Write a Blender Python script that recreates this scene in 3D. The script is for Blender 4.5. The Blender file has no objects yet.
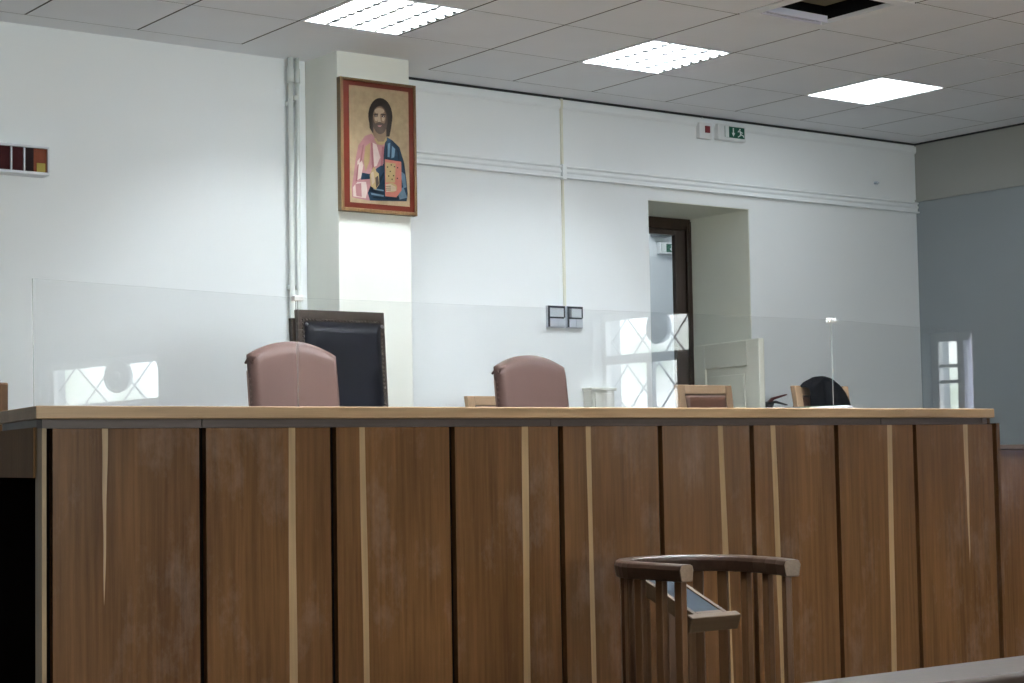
import bpy, bmesh, math, random
from mathutils import Vector, Matrix
random.seed(7)
scn = bpy.context.scene
COL = scn.collection
R = math.radians

# ------------------------------------------------------------------ materials
def new_mat(name):
    m = bpy.data.materials.new(name); m.use_nodes = True
    nt = m.node_tree; b = nt.nodes['Principled BSDF']
    return m, nt, b

def plain(name, col, rough=.5, spec=.4, metal=0, bump=0, bscale=40, var=0, vscale=6):
    m, nt, b = new_mat(name)
    b.inputs['Base Color'].default_value = (*col, 1)
    b.inputs['Roughness'].default_value = rough
    b.inputs['Specular IOR Level'].default_value = spec
    b.inputs['Metallic'].default_value = metal
    tc = nt.nodes.new('ShaderNodeTexCoord')
    if var:
        n = nt.nodes.new('ShaderNodeTexNoise'); n.inputs['Scale'].default_value = vscale; n.inputs['Detail'].default_value = 5
        nt.links.new(tc.outputs['Object'], n.inputs['Vector'])
        mx = nt.nodes.new('ShaderNodeMix'); mx.data_type = 'RGBA'
        mx.inputs[6].default_value = (*[c*(1-var) for c in col], 1)
        mx.inputs[7].default_value = (*[min(1, c*(1+var)) for c in col], 1)
        nt.links.new(n.outputs['Fac'], mx.inputs[0]); nt.links.new(mx.outputs[2], b.inputs['Base Color'])
    if bump:
        n2 = nt.nodes.new('ShaderNodeTexNoise'); n2.inputs['Scale'].default_value = bscale; n2.inputs['Detail'].default_value = 4
        nt.links.new(tc.outputs['Object'], n2.inputs['Vector'])
        bp = nt.nodes.new('ShaderNodeBump'); bp.inputs['Strength'].default_value = bump; bp.inputs['Distance'].default_value = .01
        nt.links.new(n2.outputs['Fac'], bp.inputs['Height']); nt.links.new(bp.outputs['Normal'], b.inputs['Normal'])
    return m

def wood(name, dark, light, rough=.4, spec=.5, axis='Z', scale=1.0, scuff=0.0, scuffcol=(.45, .40, .36), bump=.06):
    """veneer: fine grain stretched along an axis, broad tone bands, optional worn milky patches"""
    m, nt, b = new_mat(name)
    tc = nt.nodes.new('ShaderNodeTexCoord')
    mp = nt.nodes.new('ShaderNodeMapping')
    s = [70*scale]*3; s['XYZ'.index(axis)] = 2.2*scale
    mp.inputs['Scale'].default_value = s
    nt.links.new(tc.outputs['Object'], mp.inputs['Vector'])
    n = nt.nodes.new('ShaderNodeTexNoise'); n.inputs['Scale'].default_value = 1; n.inputs['Detail'].default_value = 6; n.inputs['Roughness'].default_value = .65
    nt.links.new(mp.outputs['Vector'], n.inputs['Vector'])
    mp2 = nt.nodes.new('ShaderNodeMapping')
    s2 = [7*scale]*3; s2['XYZ'.index(axis)] = .9*scale
    mp2.inputs['Scale'].default_value = s2
    nt.links.new(tc.outputs['Object'], mp2.inputs['Vector'])
    n2 = nt.nodes.new('ShaderNodeTexNoise'); n2.inputs['Scale'].default_value = 1; n2.inputs['Detail'].default_value = 4
    nt.links.new(mp2.outputs['Vector'], n2.inputs['Vector'])
    ad = nt.nodes.new('ShaderNodeMath'); ad.operation = 'MULTIPLY_ADD'; ad.inputs[1].default_value = .55
    ad2 = nt.nodes.new('ShaderNodeMath'); ad2.operation = 'MULTIPLY'; ad2.inputs[1].default_value = .45
    nt.links.new(n2.outputs['Fac'], ad2.inputs[0])
    nt.links.new(n.outputs['Fac'], ad.inputs[0]); nt.links.new(ad2.outputs[0], ad.inputs[2])
    cr = nt.nodes.new('ShaderNodeValToRGB')
    cr.color_ramp.elements[0].position = .33; cr.color_ramp.elements[0].color = (*dark, 1)
    cr.color_ramp.elements[1].position = .68; cr.color_ramp.elements[1].color = (*light, 1)
    nt.links.new(ad.outputs[0], cr.inputs[0])
    out = cr.outputs[0]
    if scuff:
        n3 = nt.nodes.new('ShaderNodeTexNoise'); n3.inputs['Scale'].default_value = 3.4; n3.inputs['Detail'].default_value = 9; n3.inputs['Roughness'].default_value = .72
        mp3 = nt.nodes.new('ShaderNodeMapping'); mp3.inputs['Scale'].default_value = (1.5, 1.5, .7)
        nt.links.new(tc.outputs['Object'], mp3.inputs['Vector']); nt.links.new(mp3.outputs[0], n3.inputs['Vector'])
        c3 = nt.nodes.new('ShaderNodeValToRGB'); c3.color_ramp.elements[0].position = .52; c3.color_ramp.elements[1].position = .82
        c3.color_ramp.elements[1].color = (scuff, scuff, scuff, 1)
        nt.links.new(n3.outputs['Fac'], c3.inputs[0])
        mx = nt.nodes.new('ShaderNodeMix'); mx.data_type = 'RGBA'; mx.inputs[7].default_value = (*scuffcol, 1)
        nt.links.new(c3.outputs[0], mx.inputs[0]); nt.links.new(out, mx.inputs[6]); out = mx.outputs[2]
    nt.links.new(out, b.inputs['Base Color'])
    b.inputs['Roughness'].default_value = rough
    b.inputs['Specular IOR Level'].default_value = spec
    if bump:
        bp = nt.nodes.new('ShaderNodeBump'); bp.inputs['Strength'].default_value = bump; bp.inputs['Distance'].default_value = .004
        nt.links.new(n.outputs['Fac'], bp.inputs['Height']); nt.links.new(bp.outputs['Normal'], b.inputs['Normal'])
    return m

def emit(name, col, strength):
    m, nt, b = new_mat(name)
    b.inputs['Base Color'].default_value = (*col, 1)
    b.inputs['Emission Color'].default_value = (*col, 1)
    b.inputs['Emission Strength'].default_value = strength
    return m

def thin_glass(name, tint, ior=1.49):
    """clear sheet: Fresnel mirror over straight-through transmission on each face"""
    m = bpy.data.materials.new(name); m.use_nodes = True
    nt = m.node_tree; nt.nodes.clear()
    out = nt.nodes.new('ShaderNodeOutputMaterial')
    tr = nt.nodes.new('ShaderNodeBsdfTransparent'); tr.inputs[0].default_value = (*tint, 1)
    gl = nt.nodes.new('ShaderNodeBsdfAnisotropic') if False else nt.nodes.new('ShaderNodeBsdfGlossy')
    gl.inputs['Roughness'].default_value = 0.0
    geo = nt.nodes.new('ShaderNodeNewGeometry')
    ma = nt.nodes.new('ShaderNodeMapRange'); ma.inputs['To Min'].default_value = ior; ma.inputs['To Max'].default_value = 1/ior
    nt.links.new(geo.outputs['Backfacing'], ma.inputs['Value'])
    fr = nt.nodes.new('ShaderNodeFresnel'); nt.links.new(ma.outputs[0], fr.inputs['IOR'])
    mx = nt.nodes.new('ShaderNodeMixShader')
    nt.links.new(fr.outputs[0], mx.inputs[0]); nt.links.new(tr.outputs[0], mx.inputs[1]); nt.links.new(gl.outputs[0], mx.inputs[2])
    nt.links.new(mx.outputs[0], out.inputs[0])
    return m

M = {}
M['wall'] = plain('wall_paint', (.85, .88, .90), .55, .3, bump=.05, bscale=18, var=.025, vscale=1.3)
M['wall_right'] = plain('wall_paint_right_shaded', (.28, .315, .335), .5, .3, bump=.05, bscale=18, var=.03, vscale=1.3)  # wall paint darkened, the right wall's shade put into its colour
M['wall_upper'] = plain('wall_paint_upper_shaded', (.34, .35, .33), .6, .3, bump=.05, bscale=18, var=.03, vscale=1.3)  # upper band's own tone, darkened for shade like the wall below
M['pier'] = plain('pier_paint', (.86, .87, .81), .55, .3, bump=.05, bscale=18, var=.025, vscale=1.3)
M['reveal'] = plain('reveal_paint', (.85, .87, .79), .6, .3, bump=.05, bscale=18, var=.03, vscale=2)
M['trim'] = plain('trim_paint', (.85, .88, .90), .45, .3)
M['tile'] = plain('ceiling_tile', (.86, .89, .94), .85, .1, bump=.12, bscale=160, var=.05, vscale=2)
M['groove'] = plain('ceiling_groove', (.05, .05, .055), .9, .05)
M['floor'] = wood('floor_wood', (.07, .05, .034), (.12, .088, .062), .5, .3, 'Y', .5)
M['panel'] = wood('walnut_veneer', (.042, .0175, .0060), (.104, .048, .0172), .27, .26, 'Z', 1.0, scuff=.13)
M['pew'] = wood('pew_wood', (.013, .0075, .0045), (.038, .023, .0145), .45, .2, 'X', .8, scuff=.05)
M['added_wainscot'] = wood('added_wainscot_wood', (.030, .016, .009), (.06, .032, .018), .4, .4, 'Z', 1.0)
M['streak'] = wood('sapwood_veneer', (.14, .085, .034), (.23, .145, .066), .4, .5, 'Z', 1.3)
M['oak'] = wood('oak_edge', (.18, .108, .050), (.31, .195, .100), .42, .45, 'X', 1.0)
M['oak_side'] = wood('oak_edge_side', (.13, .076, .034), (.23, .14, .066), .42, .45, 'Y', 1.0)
M['apron'] = wood('apron_wood', (.10, .05, .020), (.175, .092, .040), .6, .08, 'Z', 1.0)
M['dark'] = plain('dark_joint_shade_board', (.004, .003, .0028), .9, 0.0)  # near-black for the panel gaps and the shaded void under the desk
M['rail'] = wood('dark_rail_wood', (.036, .024, .019), (.078, .053, .042), .45, .4, 'X', 1.0)
M['stand'] = wood('stand_wood', (.034, .0155, .006), (.070, .033, .0135), .4, .16, 'Z', 1.2)
M['stand_rail'] = wood('stand_rail_wood', (.015, .008, .005), (.032, .017, .011), .33, .22, 'X', 1.2)
M['endgrain'] = wood('end_grain', (.075, .048, .029), (.135, .092, .058), .5, .3, 'Y', 2)
M['chairwood'] = wood('beech_wood', (.30, .19, .11), (.44, .30, .195), .4, .4, 'X', 1.2)
M['chairwood_z'] = wood('beech_wood_upright', (.26, .16, .092), (.40, .27, .17), .4, .4, 'Z', 1.2)
M['walnut_frame'] = wood('walnut_frame', (.018, .011, .0075), (.040, .026, .018), .42, .25, 'Z', 1.5)
M['pink'] = plain('pink_brown_leather', (.070, .0395, .033), .45, .16, var=.10, vscale=5)
M['pinkpipe'] = plain('brown_piping', (.11, .06, .045), .5, .4)
M['black_leather'] = plain('black_leather', (.0035, .0035, .006), .32, .14)
M['nail'] = plain('nail_metal', (.10, .085, .07), .35, .5, .8)
M['brown_leather'] = plain('brown_leather', (.09, .038, .023), .38, .5, bump=.12, bscale=60, var=.2, vscale=9)
M['cloth'] = plain('black_cloth', (.003, .003, .004), 1.0, 0.0, bump=.2, bscale=60)
M['white_plastic'] = plain('white_plastic', (.78, .79, .80), .35, .4)
M['conduit'] = plain('cream_conduit', (.76, .76, .66), .45, .3)
M['pipe'] = plain('pipe_paint', (.70, .73, .71), .6, .25)
M['grey_plastic'] = plain('grey_plastic', (.52, .56, .63), .4, .4)
M['ac_grey'] = plain('ac_grey', (.24, .26, .29), .5, .3)
M['dark_plastic'] = plain('dark_plastic', (.03, .035, .045), .4, .4)
M['lcd'] = plain('pale_screen', (.62, .67, .72), .25, .5)
M['frame_dark'] = wood('dark_door_wood', (.020, .010, .006), (.05, .026, .016), .35, .5, 'Z', 1.2)
M['frame_dark_inner'] = wood('dark_sash_wood', (.045, .030, .026), (.085, .06, .052), .35, .5, 'Z', 1.2)
M['cream_door'] = plain('cream_door_paint', (.84, .83, .73), .4, .4, var=.03)
M['cream_cab'] = plain('cream_cabinet_paint', (.74, .74, .68), .45, .4)
M['red_dark'] = plain('dark_red_panel', (.045, .005, .007), .6, .15)
M['red_black'] = plain('near_black_panel', (.012, .004, .005), .6, .15)
M['orange'] = plain('orange_brown_panel', (.16, .036, .013), .6, .2, var=.15, vscale=20)
M['yellow'] = plain('yellow_sticker', (.38, .30, .06), .5, .3)
M['case'] = plain('white_case', (.70, .73, .78), .4, .4)
M['gilt'] = wood('gilt_frame', (.085, .05, .018), (.17, .105, .042), .4, .4, 'Z', 1.5)
M['icon_red'] = plain('icon_red_border', (.085, .013, .0065), .5, .12, var=.1, vscale=20)
M['red'] = plain('red_enamel', (.10, .012, .014), .35, .5)
M['red_led'] = plain('red_indicator', (.16, .010, .014), .35, .5)
M['green'] = plain('sign_green', (.003, .085, .05), .4, .4)
M['sign_white'] = plain('sign_white', (.80, .82, .82), .4, .3)
M['steel'] = plain('dull_steel', (.35, .36, .38), .35, .5, .9)
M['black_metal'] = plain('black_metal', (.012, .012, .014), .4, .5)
M['white_metal'] = plain('white_enamel', (.85, .86, .87), .35, .4)
M['duct_dark'] = plain('duct_dark', (.010, .010, .012), .8, .1)
M['duct_tan'] = plain('duct_tan', (.16, .15, .11), .7, .2)
M['grille'] = plain('pale_grille', (.70, .70, .82), .5, .3)
M['paper'] = plain('paper', (.45, .46, .52), .7, .2)
M['folder'] = plain('green_folder', (.10, .17, .135), .6, .2)
M['restwood'] = wood('rest_wood', (.024, .0135, .006), (.044, .026, .013), .6, .1, 'X', 1.2)
M['slate'] = plain('slate_blue_leather', (.007, .0105, .015), .6, .03, bump=.05, bscale=30, var=.5, vscale=14)
M['acrylic'] = thin_glass('clear_acrylic', (1, 1, 1))
M['acrylic_edge'] = plain('acrylic_edge', (.75, .78, .80), .3, .5)
M['acrylic_edge'].node_tree.nodes['Principled BSDF'].inputs['Alpha'].default_value = .35
M['glass'] = thin_glass('door_glass', (.93, .95, .95), 1.52)
M['tube'] = emit('fluorescent_tube', (.89, .96, 1.0), 110)
M['tube_added'] = {5: emit('added_tube_near', (.89, .96, 1.0), 450), 9: emit('added_tube_mid', (.89, .96, 1.0), 160), 13: emit('added_tube_far', (.89, .96, 1.0), 160)}  # stronger tubes of the added lights out of view
M['diffuser'] = emit('bright_diffuser', (.90, .97, 1.0), 4)
M['passage'] = plain('passage_paint', (.70, .73, .75), .6, .3)
M['passage_low'] = plain('passage_paint_lower', (.60, .63, .66), .6, .3)
M['window_frame'] = plain('white_window_paint', (.82, .83, .85), .4, .4)
def translucent(name, col):
    m = bpy.data.materials.new(name); m.use_nodes = True; nt = m.node_tree; nt.nodes.clear()
    out = nt.nodes.new('ShaderNodeOutputMaterial'); d = nt.nodes.new('ShaderNodeBsdfDiffuse'); t = nt.nodes.new('ShaderNodeBsdfTranslucent'); mx = nt.nodes.new('ShaderNodeMixShader')
    d.inputs[0].default_value = (*col, 1); t.inputs[0].default_value = (*col, 1); mx.inputs[0].default_value = .6
    nt.links.new(d.outputs[0], mx.inputs[1]); nt.links.new(t.outputs[0], mx.inputs[2]); nt.links.new(mx.outputs[0], out.inputs[0]); return m
M['curtain'] = translucent('lavender_curtain', (.62, .62, .80))
M['iron'] = plain('grey_iron_grille', (.42, .45, .50), .5, .4)

# ------------------------------------------------------------------ mesh builder
class MB:
    def __init__(s): s.bm = bmesh.new()
    def _fin(s, vs, fs, mi):
        for f in fs: f.material_index = mi
    def box(s, x0, x1, y0, y1, z0, z1, mi=0, rot=None, piv=None):
        co = [(x, y, z) for z in (z0, z1) for y in (y0, y1) for x in (x0, x1)]
        if rot is not None:
            piv = Vector(piv) if piv is not None else Vector(((x0+x1)/2, (y0+y1)/2, (z0+z1)/2))
            co = [rot @ (Vector(c)-piv) + piv for c in co]
        v = [s.bm.verts.new(c) for c in co]
        fs = [s.bm.faces.new([v[i] for i in q]) for q in ((0, 2, 3, 1), (4, 5, 7, 6), (0, 1, 5, 4), (2, 6, 7, 3), (0, 4, 6, 2), (1, 3, 7, 5))]
        s._fin(v, fs, mi); return s
    def prism(s, poly, axis, a0, a1, mi=0):
        """closed outline extruded along an axis; outline given in the two other axes in order"""
        def P(p, a):
            if axis == 'X': return (a, p[0], p[1])
            if axis == 'Y': return (p[0], a, p[1])
            return (p[0], p[1], a)
        A = [s.bm.verts.new(P(p, a0)) for p in poly]; B = [s.bm.verts.new(P(p, a1)) for p in poly]
        n = len(poly); fs = [s.bm.faces.new(A), s.bm.faces.new(B[::-1])]
        for i in range(n): fs.append(s.bm.faces.new((A[i], B[i], B[(i+1) % n], A[(i+1) % n])))
        s._fin(A+B, fs, mi); return s
    def face(s, pts, mi=0):
        f = s.bm.faces.new([s.bm.verts.new(p) for p in pts]); f.material_index = mi; return s
    def tube(s, pts, r, n=12, mi=0, cap=True):
        """round bar through points; r a number or a list"""
        pts = [Vector(p) for p in pts]; rs = r if isinstance(r, (list, tuple)) else [r]*len(pts)
        rings = []
        for i, p in enumerate(pts):
            d = (pts[min(i+1, len(pts)-1)]-pts[max(i-1, 0)]).normalized()
            up = Vector((0, 0, 1)) if abs(d.z) < .9 else Vector((0, 1, 0))
            a = d.cross(up).normalized(); b = d.cross(a).normalized()
            rings.append([s.bm.verts.new(p+(a*math.cos(2*math.pi*k/n)+b*math.sin(2*math.pi*k/n))*rs[i]) for k in range(n)])
        for i in range(len(rings)-1):
            for k in range(n):
                f = s.bm.faces.new((rings[i][k], rings[i][(k+1) % n], rings[i+1][(k+1) % n], rings[i+1][k])); f.material_index = mi; f.smooth = True
        if cap:
            for rg in (rings[0], rings[-1][::-1]):
                f = s.bm.faces.new(rg); f.material_index = mi
        return s
    def ring(s, c, axis, R0, r, n=40, m=8, mi=0):
        pts = []
        c = Vector(c); ax = Vector(axis).normalized(); a = ax.orthogonal().normalized(); b = ax.cross(a)
        rings = []
        for i in range(n):
            t = 2*math.pi*i/n; rad = a*math.cos(t)+b*math.sin(t); o = c+rad*R0
            rings.append([s.bm.verts.new(o+(rad*math.cos(2*math.pi*k/m)+ax*math.sin(2*math.pi*k/m))*r) for k in range(m)])
        for i in range(n):
            for k in range(m):
                f = s.bm.faces.new((rings[i][k], rings[(i+1) % n][k], rings[(i+1) % n][(k+1) % m], rings[i][(k+1) % m])); f.material_index = mi; f.smooth = True
        return s
    def grid(s, fn, nu, nv, mi=0, smooth=True):
        g = [[s.bm.verts.new(fn(i/nu, j/nv)) for j in range(nv+1)] for i in range(nu+1)]
        for i in range(nu):
            for j in range(nv):
                f = s.bm.faces.new((g[i][j], g[i+1][j], g[i+1][j+1], g[i][j+1])); f.material_index = mi; f.smooth = smooth
        return g
    def dome(s, c, d, r, n=8, mi=0):
        """small nail head: low dome facing direction d"""
        c = Vector(c); d = Vector(d).normalized(); a = d.orthogonal().normalized(); b = d.cross(a)
        rg = [s.bm.verts.new(c+(a*math.cos(2*math.pi*k/n)+b*math.sin(2*math.pi*k/n))*r) for k in range(n)]
        t = s.bm.verts.new(c+d*r*.6)
        for k in range(n):
            f = s.bm.faces.new((rg[k], rg[(k+1) % n], t)); f.material_index = mi; f.smooth = True
        f = s.bm.faces.new(rg[::-1]); f.material_index = mi
        return s
    def build(s, name, mats, parent=None, bevel=0, off=None, seg=2, solid=0, sub=0):
        if off is None and parent is not None and parent.get('_w'): off = parent.location
        if off is not None:
            bmesh.ops.translate(s.bm, verts=s.bm.verts, vec=-Vector(off))
        bmesh.ops.recalc_face_normals(s.bm, faces=s.bm.faces)
        me = bpy.data.meshes.new(name); s.bm.to_mesh(me); s.bm.free()
        for m in (mats if isinstance(mats, (list, tuple)) else [mats]): me.materials.append(M[m] if isinstance(m, str) else m)
        o = bpy.data.objects.new(name, me); COL.objects.link(o)
        if parent is not None: o.parent = parent
        if solid:
            md = o.modifiers.new('solid', 'SOLIDIFY'); md.thickness = solid; md.offset = 0
        if sub:
            md = o.modifiers.new('sub', 'SUBSURF'); md.levels = sub; md.render_levels = sub
        if bevel:
            md = o.modifiers.new('bevel', 'BEVEL'); md.width = bevel; md.segments = seg; md.limit_method = 'ANGLE'; md.angle_limit = R(40)
        return o

def tag(o, label=None, cat=None, group=None, kind=None):
    if label: o['label'] = label
    if cat: o['category'] = cat
    if group: o['group'] = group
    if kind: o['kind'] = kind
    return o

def thing(name, label, cat, loc=(0, 0, 0), rz=0, group=None, world=True):
    """an Empty at the thing's base; world=True: its parts are written in room coordinates"""
    o = bpy.data.objects.new(name, None); COL.objects.link(o)
    o.location = loc; o.rotation_euler = (0, 0, rz); o.empty_display_size = .1
    if world: o['_w'] = 1
    return tag(o, label, cat, group)

def struct(o): o['kind'] = 'structure'; return o

def copy_tree(o, parent=None):
    c = o.copy(); COL.objects.link(c)
    if parent is not None: c.parent = parent
    for ch in list(o.children): copy_tree(ch, c)
    return c

# ------------------------------------------------------------------ room dimensions (metres)
CZ = 3.473                 # ceiling
YB, YL = 8.742, 8.70       # back wall, right and left stretches
XR, XL = 10.14, -3.0      # side walls
YF = -6.0                  # wall behind the camera
DZ = .55                   # dais height
DX0, DX1, DTOP = 7.572, 8.462, 2.882   # doorway niche
NY = 9.40                  # back of the niche

# ------------------------------------------------------------------ setting
b = MB(); b.box(XL, XR, YF, YB, -.12, 0); struct(b.build('floor', 'floor'))
b = MB(); b.box(2.12, 6.43, 5.34, YB, 0, DZ); b.box(6.43, XR, 5.57, YB, 0, DZ); b.box(DX0, DX1, YB, NY, .0, DZ); struct(b.build('floor_dais', 'floor'))

b = MB()
b.box(XL-.3, 5.03, YL, NY, 0, CZ+.3)
b.box(5.03, DX0, YB, NY, 0, CZ+.3)
b.box(DX1, XR+.3, YB, NY, 0, CZ+.3)
b.box(DX0, DX1, YB, NY, DTOP, CZ+.3)
struct(b.build('wall_back', 'wall'))
# painted lining of the niche: head and the two sides
b = MB()
b.box(DX1-.004, DX1, YB+.004, NY, DZ, DTOP); b.box(DX0, DX0+.004, YB+.004, NY, DZ, DTOP); b.box(DX0+.004, DX1-.004, YB+.004, NY, DTOP-.004, DTOP)
struct(b.build('trim_reveal', 'reveal'))
b = MB(); b.box(5.035, 5.504, 8.365, YB+.05, 0, CZ+.02); struct(b.build('wall_pier', 'pier', bevel=.006))
b = MB(); b.box(XL-.3, XL, YF, YB, 0, CZ+.3); struct(b.build('wall_left', 'wall'))
FILL_WIN = [(-.9, .6), (1.2, 2.7), (3.3, 4.8)]; FZ0, FZ1 = 1.06, 2.90  # unseen windows added opposite the bench for frontal fill light
b = MB(); cur = XL-.3
for x0, x1 in FILL_WIN:
    b.box(cur, x0, YF-.3, YF, 0, CZ+.3); b.box(x0, x1, YF-.3, YF, 0, FZ0); b.box(x0, x1, YF-.3, YF, FZ1, CZ+.3); cur = x1
b.box(cur, XR+.3, YF-.3, YF, 0, CZ+.3); struct(b.build('wall_front', 'wall'))

# right wall with its window openings
WIN = [(1.965, 3.10, 1.00, 2.06), (-2.60, -1.33, 1.00, 2.50)]
b = MB(); zs = 3.055
ys = [YB+.3]
edges = []
cur = YB+.3
for y0, y1, z0, z1 in WIN:
    b.box(XR, XR+.32, y1, cur, 0, zs, 0)
    b.box(XR, XR+.32, y0, y1, 0, z0, 0); b.box(XR, XR+.32, y0, y1, z1, zs, 0)
    cur = y0
b.box(XR, XR+.32, YF-.3, cur, 0, zs, 0)
b.box(XR, XR+.32, YF-.3, YB+.3, zs, CZ+.3, 1)
struct(b.build('wall_right', ['wall_right', 'wall_upper']))

# unseen dark wainscot round the public end, added to darken the bench's reflections
b = MB()
b.box(XL, XR, YF, YF+.03, 0, 1.0); b.box(XL, XL+.03, YF, 4.5, 0, 1.0); b.box(XR-.02, XR, YF, 4.5, 0, .96)
b.box(XL, XR, YF, YF+.045, 1.0, 1.04); b.box(XL, XL+.045, YF, 4.5, 1.0, 1.04)
struct(b.build('trim_5', 'added_wainscot'))
# mouldings
b = MB()
def moulding(b, x0, x1, y, z0, z1):
    h = z1-z0
    prof = [(y+.01, z0), (y-.028, z0), (y-.034, z0+.05*h), (y-.028, z0+.14*h), (y-.012, z0+.17*h), (y-.014, z0+.40*h), (y-.022, z0+.50*h), (y-.022, z0+.60*h), (y-.014, z0+.66*h),
            (y-.012, z0+.80*h), (y-.026, z0+.84*h), (y-.028, z0+.92*h), (y-.014, z1), (y+.01, z1)]
    b.prism(prof, 'X', x0, x1)
moulding(b, 5.504, XR, YB, 2.962, 3.044)
struct(b.build('trim_1', 'trim'))
b = MB(); b.prism([(YB+.01, 3.40), (YB-.008, 3.40), (YB-.016, 3.415), (YB-.016, 3.45), (YB+.01, 3.45)], 'X', 5.504, XR); struct(b.build('trim_2', 'trim'))
b = MB(); b.box(XR-.012, XR+.01, YF, YB, 3.045, 3.06); struct(b.build('trim_3', 'wall_upper'))
b = MB()   # shadow-gap angle where ceiling meets the right part of the wall
b.box(5.504, XR, YB-.012, YB+.01, CZ-.012, CZ+.01); b.box(XR-.012, XR+.01, YF, YB, CZ-.012, CZ+.01)
struct(b.build('trim_4', 'groove'))

# ceiling: 0.6 m bays, tiles set flush between dark joints, plain margin along the walls
TX, TY0, TW, TD = 3.3317, 8.507, .6, .6554
rows = [TY0, TY0-.61]
while rows[-1] > YF: rows.append(rows[-1]-TD)
cols = [TX+TW*i for i in range(-11, 12)]
LIGHTS = [(i, 1) for i in (2, 5, 8)]+[(i, j) for j in (5, 9, 13) for i in (-1, 2, 5)]  # rows after the first are added, unseen, to light wall and bench
VENT = (5, 3)
b = MB()
gx, gy = .0062, .0042
plain_cells = {(2, 0), (3, 0)}
holes = set(LIGHTS) | {VENT}
for j in range(len(rows)-1):
    y1, y0 = rows[j], max(rows[j+1], YF)
    for n in range(len(cols)-1):
        i = n-11
        if (i, j) in holes: continue
        if (i, j) in plain_cells:
            b.box(cols[n]-(gx if i == 3 else -gx), cols[n+1]-gx, y0+gy, y1+gy, CZ, CZ+.02, 0)
            continue
        b.box(cols[n]+gx, cols[n+1]-gx, y0+gy, y1-gy, CZ, CZ+.02, 0)
x_l, x_r = cols[0], cols[-1]
b.box(XL-.1, XR+.1, TY0+gy, YB+.1, CZ, CZ+.02, 0)
b.box(XL-.1, x_l-gx, YF-.1, TY0-gy, CZ, CZ+.02, 0)
b.box(x_r+gx, XR+.1, YF-.1, TY0-gy, CZ, CZ+.02, 0)
# joints: one recessed backing with the light and vent bays left open
for j in range(len(rows)-1):
    y1, y0 = rows[j], max(rows[j+1], YF)
    for n in range(len(cols)-1):
        if (n-11, j) in holes: continue
        b.box(cols[n], cols[n+1], y0, y1, CZ+.0012, CZ+.03, 1)
b.box(x_l-.02, x_l, YF, TY0, CZ+.0012, CZ+.03, 1); b.box(x_r, x_r+.02, YF, TY0, CZ+.0012, CZ+.03, 1)
b.box(x_l, x_r, TY0, TY0+.02, CZ+.0012, CZ+.03, 1)
b.box(XL-.3, XR+.3, YF-.3, YB+.3, CZ+.26, CZ+.3, 1)
struct(b.build('ceiling', ['tile', 'groove']))

# ------------------------------------------------------------------ ceiling lights
def light_xy(i, j):
    return TX+TW*(i+.5), (rows[j]+rows[j+1])/2
def make_louvre_light(label, group=None):
    t = thing('ceiling_light', label, 'ceiling light', group=group, world=False)
    hx, hy = .282, .312
    b = MB()   # housing: open white tray with a thin rim
    b.box(-hx, hx, -hy, hy, .088, .095)
    for s in (-1, 1):
        b.box(min(s*hx, s*(hx-.006)), max(s*hx, s*(hx-.006)), -hy, hy, -.002, .09); b.box(-hx, hx, min(s*hy, s*(hy-.006)), max(s*hy, s*(hy-.006)), -.002, .09)
    b.build('housing', 'white_metal', t)
    for x in (-.216, -.072, .072, .216):
        MB().tube([(x, -.295, .062), (x, .295, .062)], .013, 12).build('tube', 'tube', t)
    b = MB()   # long V reflectors between the tubes and the cross blades
    for x in (-.144, 0, .144):
        b.prism([(x-.012, .002), (x+.012, .002), (x+.004, .05), (x-.004, .05)], 'Y', -hy+.006, hy-.006)
    for k in range(1, 8):
        y = -hy+2*hy*k/8
        for x0, x1 in ((-.276, -.156), (-.132, -.012), (.012, .132), (.156, .276)):
            b.prism([(y-.007, .006), (y+.007, .006), (y+.002, .045), (y-.002, .045)], 'X', x0, x1)
    # shaded gaps put in as near-black triangles where blades meet the dividers
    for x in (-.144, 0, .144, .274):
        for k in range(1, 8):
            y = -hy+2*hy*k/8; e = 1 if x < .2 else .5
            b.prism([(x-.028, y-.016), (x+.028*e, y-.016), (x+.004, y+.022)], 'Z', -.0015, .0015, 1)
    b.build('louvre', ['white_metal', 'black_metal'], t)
    return t
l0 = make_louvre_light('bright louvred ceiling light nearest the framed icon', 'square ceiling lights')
lab = {(2, 1): 'bright louvred ceiling light nearest the framed icon',
       (5, 1): 'bright louvred ceiling light in front of the open ceiling vent, middle of three'}
first = True
for (i, j) in LIGHTS:
    if (i, j) == (8, 1): continue
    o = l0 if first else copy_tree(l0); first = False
    x, y = light_xy(i, j); o.location = (x, y, CZ)
    if (i, j) in lab: o['label'] = lab[(i, j)]
    else:
        for ch in o.children:
            if ch.name.startswith('tube'): ch.material_slots[0].link = 'OBJECT'; ch.material_slots[0].material = M['tube_added'][j]
        o['label'] = 'added unseen louvred light overhead and behind the viewer, filling the room'; o['group'] = 'added fill lights out of view'
t = thing('ceiling_light', 'glaring white ceiling light without louvre, nearest the right corner', 'ceiling light', group='square ceiling lights', world=False)
b = MB(); hx, hy = .282, .312
b.box(-hx, hx, -hy, hy, .088, .095)
for s in (-1, 1):
    b.box(min(s*hx, s*(hx-.006)), max(s*hx, s*(hx-.006)), -hy, hy, -.002, .09); b.box(-hx, hx, min(s*hy, s*(hy-.006)), max(s*hy, s*(hy-.006)), -.002, .09)
b.build('housing', 'white_metal', t)
b = MB()
g = b.grid(lambda u, v: (-.276+.552*u, -.306+.612*v, .004-.016*math.sin(math.pi*u)*math.sin(math.pi*v)), 16, 16)
b.build('diffuser', 'diffuser', t)
x, y = light_xy(8, 1); t.location = (x, y, CZ)

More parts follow.
